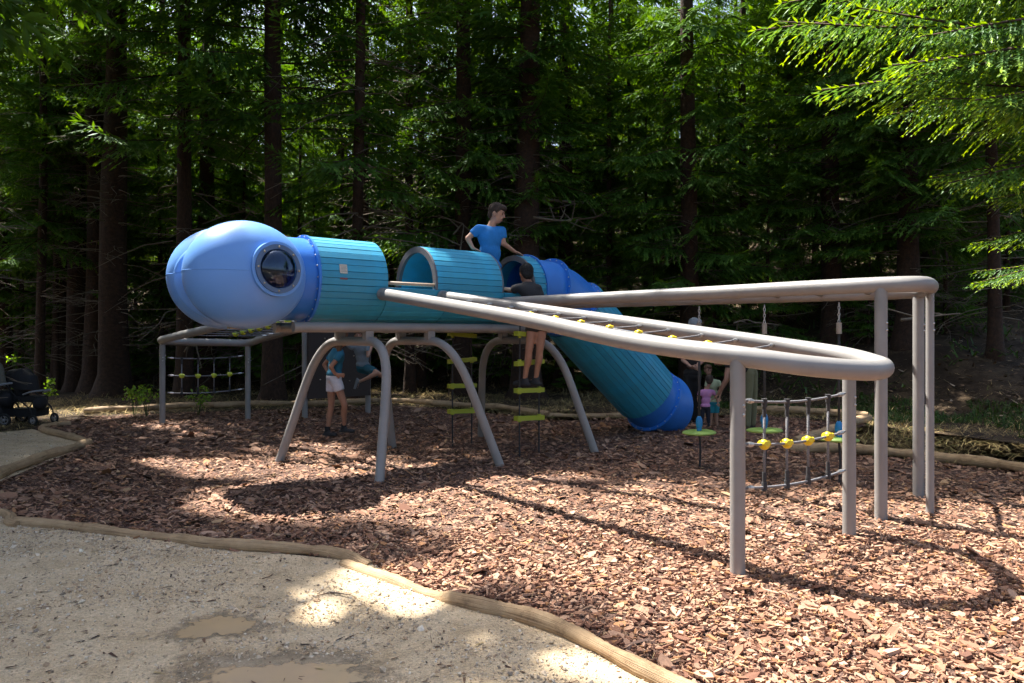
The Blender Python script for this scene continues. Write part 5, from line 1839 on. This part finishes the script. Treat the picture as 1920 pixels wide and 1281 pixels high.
# boy standing up through the gap between the hoods
YB = 10.06
bt = B(2.56, -.02, 0)
person('boy in bright blue t-shirt standing up between the tunnel hoods', dict(
    head=P(932, 400, YB), fwd=(.88, -.32, -.30), neck=P(919, 424, YB), pelvis=P(919, 506, YB),
    shL=P(897, 429, YB - .06), shR=P(941, 433, YB + .02), elL=P(877, 447, YB - .10), elR=P(944, 457, YB + .02),
    wrL=P(887, 466, YB - .13), wrR=P(965, 472, YB + .16), handL=(.75, -.05, -.30), palmL=(0, -.2, -1), handR=(.85, .15, -.35), palmR=(0, -.2, -1),
    hpL=P(912, 512, YB - .06), hpR=P(928, 512, YB + .05), knL=P(914, 560, YB - .08), knR=P(930, 560, YB + .04), anL=B(2.5, -.08, 1.95), anR=B(2.62, .06, 1.95), hs=1.06),
    1.10, 'skin', 'hair_brown', 'shirt_blue', 'jeans', 'shoe_dark', sleeve=.62, leg=1.95)

# girl in black on the near ladder, leaning into the trough
YG = 9.55
person('girl in black shirt standing on a rope ladder leaning into the climber', dict(
    head=P(986, 513, 9.72), fwd=(-.35, .90, -.15), neck=P(992, 534, 9.66), pelvis=P(1009, 590, YG - .02),
    shL=P(972, 540, 9.64), shR=P(1008, 541, 9.58), elL=P(953, 546, 9.72), elR=P(1004, 561, 9.72), wrL=P(938, 541, 9.9), wrR=P(985, 556, 9.9), palmL=(0, 0, -1), palmR=(0, 0, -1),
    hpL=P(1000, 598, YG), hpR=P(1018, 598, YG), knL=P(992, 657, YG - .05), knR=P(1012, 655, YG - .03), anL=P(984, 712, YG + .0), anR=P(1005, 711, YG + .04), toeL=(-.72, .55, 0), toeR=(-.62, .65, 0), hs=1.05),
    1.06, 'skin_tan', 'hair_black', 'shirt_black', 'dark', 'shoe_dark', sleeve=.6, leg=.42, face=False)

# girl standing behind the first legs
YS = 11.2
person('girl in white shorts and teal shirt standing hands on hips behind the arched legs', dict(
    head=P(641, 636, YS), fwd=(.75, .55, .05), neck=P(633, 655, YS), pelvis=P(626, 708, YS),
    shL=P(624, 665, YS + .12), shR=P(638, 666, YS - .12), elL=P(608, 684, YS + .2), elR=P(620, 688, YS - .22), wrL=P(617, 701, YS + .16), wrR=P(629, 702, YS - .16), handR=(.8, 0, -.1), palmR=(0, 1, 0),
    hpL=P(622, 714, YS + .07), hpR=P(630, 714, YS - .07), knL=P(621, 763, YS + .08), knR=P(646, 760, YS - .08), anL=P(614, 808, YS + .06), anR=P(645, 802, YS + .02), toeL=(.85, -.4, 0), toeR=(.9, -.2, 0)),
    1.02, 'skin_tan', 'hair_lt', 'shirt_teal', 'white', 'shoe_dark', sleeve=.5, leg=.42, long_hair=.20, sock='sock')

# boy climbing at the brown panel
YP = 13.1
person('boy in teal shorts clinging to the brown climbing panel', dict(
    head=P(672, 629, YP), fwd=(.25, -.95, -.05), neck=P(676, 646, YP + .05), pelvis=P(681, 688, YP + .1),
    shL=P(690, 653, YP + .02), shR=P(660, 652, YP + .02), elL=P(690, 668, YP - .12), elR=P(644, 640, YP + .1), wrL=P(701, 640, YP + .1), wrR=P(637, 626, YP + .2),
    hpL=P(688, 690, YP + .06), hpR=P(676, 692, YP + .14), knL=P(709, 700, YP - .25), knR=P(724, 706, YP + .1), anL=P(673, 716, YP - .12), anR=P(722, 738, YP + .25), toeL=(-.3, .1, -1), soleL=(-1, 0, .25), toeR=(.2, -.4, -.6)),
    .86, 'skin', 'hair_brown', 'shirt_grey', 'shorts_teal', 'shoe_grey', sleeve=.5, leg=.72)

# group beyond the slide foot
YT = 12.25
person('toddler in pink shirt and dark trousers seen from behind', dict(
    head=P(1330, 713, YT), fwd=(.25, .95, -.1), neck=P(1326, 729, YT), pelvis=P(1322, 764, YT),
    shL=P(1312, 735, YT), shR=P(1337, 735, YT), elL=P(1309, 748, YT - .02), elR=P(1343, 746, YT + .04), wrL=P(1311, 760, YT - .03), wrR=P(1346, 755, YT + .05),
    hpL=P(1317, 768, YT), hpR=P(1327, 768, YT), knL=P(1316, 782, YT), knR=P(1328, 782, YT), anL=P(1315, 795, YT), anR=P(1329, 795, YT), hs=1.35), .57, 'skin', 'hair_brown', 'pink', 'navy', 'shoe_dark', sleeve=.5, leg=1.9, face=False)
YK = 12.75
person('small child in pale yellow shirt and aqua shorts beside the bending adult', dict(
    head=P(1328, 694, YK), fwd=(.1, -.98, -.1), neck=P(1334, 710, YK), pelvis=P(1338, 755, YK),
    shL=P(1348, 717, YK), shR=P(1326, 717, YK), elL=P(1352, 733, YK - .05), elR=P(1322, 733, YK), wrL=P(1349, 746, YK - .1), wrR=P(1323, 748, YK),
    hpL=P(1343, 758, YK), hpR=P(1333, 758, YK), knL=P(1343, 780, YK), knR=P(1333, 780, YK), anL=P(1345, 800, YK), anR=P(1332, 800, YK), hs=1.22), .66, 'skin', 'hair_lt', 'pale', 'aqua', 'shoe_grey', sleeve=.5, leg=.75)
YA = 12.4
person('adult in olive trousers bending down to the toddler', dict(
    head=P(1346, 672, YA), fwd=(-.6, -.2, -.75), hup=(-.7, 0, .6), neck=P(1362, 676, YA), pelvis=P(1405, 694, YA),
    shL=P(1366, 684, YA - .18), shR=P(1368, 680, YA + .18), elL=P(1361, 712, YA - .24), elR=P(1364, 712, YA + .2), wrL=P(1346, 740, YA - .16), wrR=P(1348, 738, YA + .1), handL=(-.5, 0, -.6), handR=(-.5, 0, -.6),
    hpL=P(1404, 700, YA - .08), hpR=P(1411, 700, YA + .09), knL=P(1402, 752, YA - .08), knR=P(1412, 752, YA + .09), anL=P(1401, 803, YA - .08), anR=P(1411, 800, YA + .09), toeL=(-.9, -.3, 0), toeR=(-.9, -.3, 0)),
    1.12, 'skin_tan', 'hair_brown', 'dark', 'olive', 'shoe_dark', sleeve=.25, leg=1.95, face=False)
YD = 13.0
person('adult in dark clothes standing behind the slide foot with folded hands', dict(
    head=P(1303, 610, YD), fwd=(.8, -.5, -.2), neck=P(1300, 632, YD), pelvis=P(1298, 705, YD),
    shL=P(1318, 645, YD), shR=P(1284, 645, YD + .05), elL=P(1319, 676, YD - .06), elR=P(1280, 676, YD), wrL=P(1302, 690, YD - .2), wrR=P(1296, 688, YD - .19), handL=(-.8, -.1, .1), handR=(.8, -.1, -.2),
    hpL=P(1305, 710, YD), hpR=P(1291, 710, YD), knL=P(1305, 752, YD), knR=P(1291, 752, YD), anL=P(1304, 790, YD), anR=P(1290, 790, YD)),
    1.08, 'skin', 'grey_hair', 'dark', 'dark', 'shoe_dark', sleeve=.7, leg=1.95)


# ------------------------------------------------------------------ strollers
def stroller(px, Y, label, canopy_m, s=1.0, flip=1, canopy_scale=1.0, rot=0.0):
    x0 = bx(px, Y)
    t = thing('stroller', label, 'stroller', (x0, Y, 0), 'strollers parked by the trees')
    c_, s_ = math.cos(rot), math.sin(rot)
    def W(x, y, z):
        x *= s * flip; y *= s
        return np.array([x0 + x * c_ - y * s_, Y + x * s_ + y * c_, z * s])
    def pt(nm, mb, m): return part(nm, mb, M[m], t, autosmooth=45)
    for y in (-.24, .24):
        for x, r in ((-.34, .13), (.42, .105)):
            mb = MB(); a = np.linspace(0, 2 * math.pi, 25)
            tube(mb, np.array([W(x + (r - .02) * math.cos(q), y, r + (r - .02) * math.sin(q)) for q in a]), .02 * s, 8, False)
            w = pt('wheel', mb, 'tyre')
            mb = MB(); tube(mb, np.array([W(x + (r - .045) * math.cos(q), y, r + (r - .045) * math.sin(q)) for q in a]), .010 * s, 6, False)
            for q in range(5): cyl(mb, W(x, y, r), W(x + (r - .04) * math.cos(q * 1.257), y, r + (r - .04) * math.sin(q * 1.257)), .007 * s, seg=6)
            cyl(mb, W(x, y - .03, r), W(x, y + .03, r), .022 * s, seg=10)
            part('rim', mb, M['rim'], w)
        mb = MB(); tube(mb, spline(np.array([W(.42, y, .105), W(.34, y, .32), W(.05, y, .52), W(-.38, y, .90), W(-.60, y, 1.02)]), 5), .014 * s, 8); pt('frame_tube', mb, 'stroller_black')
        mb = MB(); tube(mb, np.array([W(-.34, y, .13), W(-.10, y, .42), W(.08, y, .52)]), .014 * s, 8); pt('frame_tube', mb, 'stroller_black')
    mb = MB(); cyl(mb, W(-.60, -.25, 1.02), W(-.60, .25, 1.02), .018 * s); pt('handle', mb, 'tyre')
    mb = MB()
    box(mb, W(.10, 0, .50), (.22 * s, .20 * s, .05 * s)); ellipsoid(mb, W(-.10, 0, .70), np.array([[.09, 0, .03], [0, .21, 0], [-.10, 0, .26]]) * s * [[flip, 1, 1]] * 3 if False else np.diag([.10, .21, .26]) * s, 14, 9)
    ellipsoid(mb, W(.34, 0, .42), np.diag([.10, .19, .14]) * s, 12, 8)
    pt('seat', mb, 'stroller_black')
    mb = MB(); box(mb, W(.02, 0, .235), (.30 * s, .20 * s, .075 * s)); pt('basket', mb, 'stroller_black')
    # canopy: quarter dome with folds
    V, q = [], []
    na, nb = 15, 13
    for i in range(na):
        a = math.radians(-10 + 150 * i / (na - 1))
        for j in range(nb):
            b = math.radians(-90 + 180 * j / (nb - 1))
            f = 1 + .035 * math.cos(i * math.pi / 2)
            V.append(W(-.16 + .40 * canopy_scale * f * math.cos(a) * math.cos(b), .235 * math.sin(b), .74 + .36 * canopy_scale * f * math.sin(a) * (math.cos(b) ** .5 if math.cos(b) > 0 else 0)))
    for i in range(na - 1):
        for j in range(nb - 1): q.append([i * nb + j, i * nb + j + 1, (i + 1) * nb + j + 1, (i + 1) * nb + j])
    mbx = MB().add(V, [q]); pt('canopy', mbx, canopy_m)
    mb = MB(); tube(mb, spline(np.array([W(.16, -.22, .60), W(.36, -.2, .66), W(.42, 0, .67), W(.36, .2, .66), W(.16, .22, .60)]), 5), .018 * s, 8); pt('bumper_bar', mb, 'rim')
    return t


stroller(50, 13.1, 'black stroller parked beside the path in front of thin trunks', 'stroller_black', .92, 1, 1.0, -.25)
stroller(-28, 12.9, 'stroller with a grey beige canopy cut off by the picture edge', 'stroller_grey', 1.12, 1, 1.15, .1)
print('objects', len(bpy.data.objects), 'tris', sum(sum(len(p.vertices) - 2 for p in m.polygons) if len(m.polygons) < 20000 else len(m.polygons) * 2 for m in bpy.data.meshes))
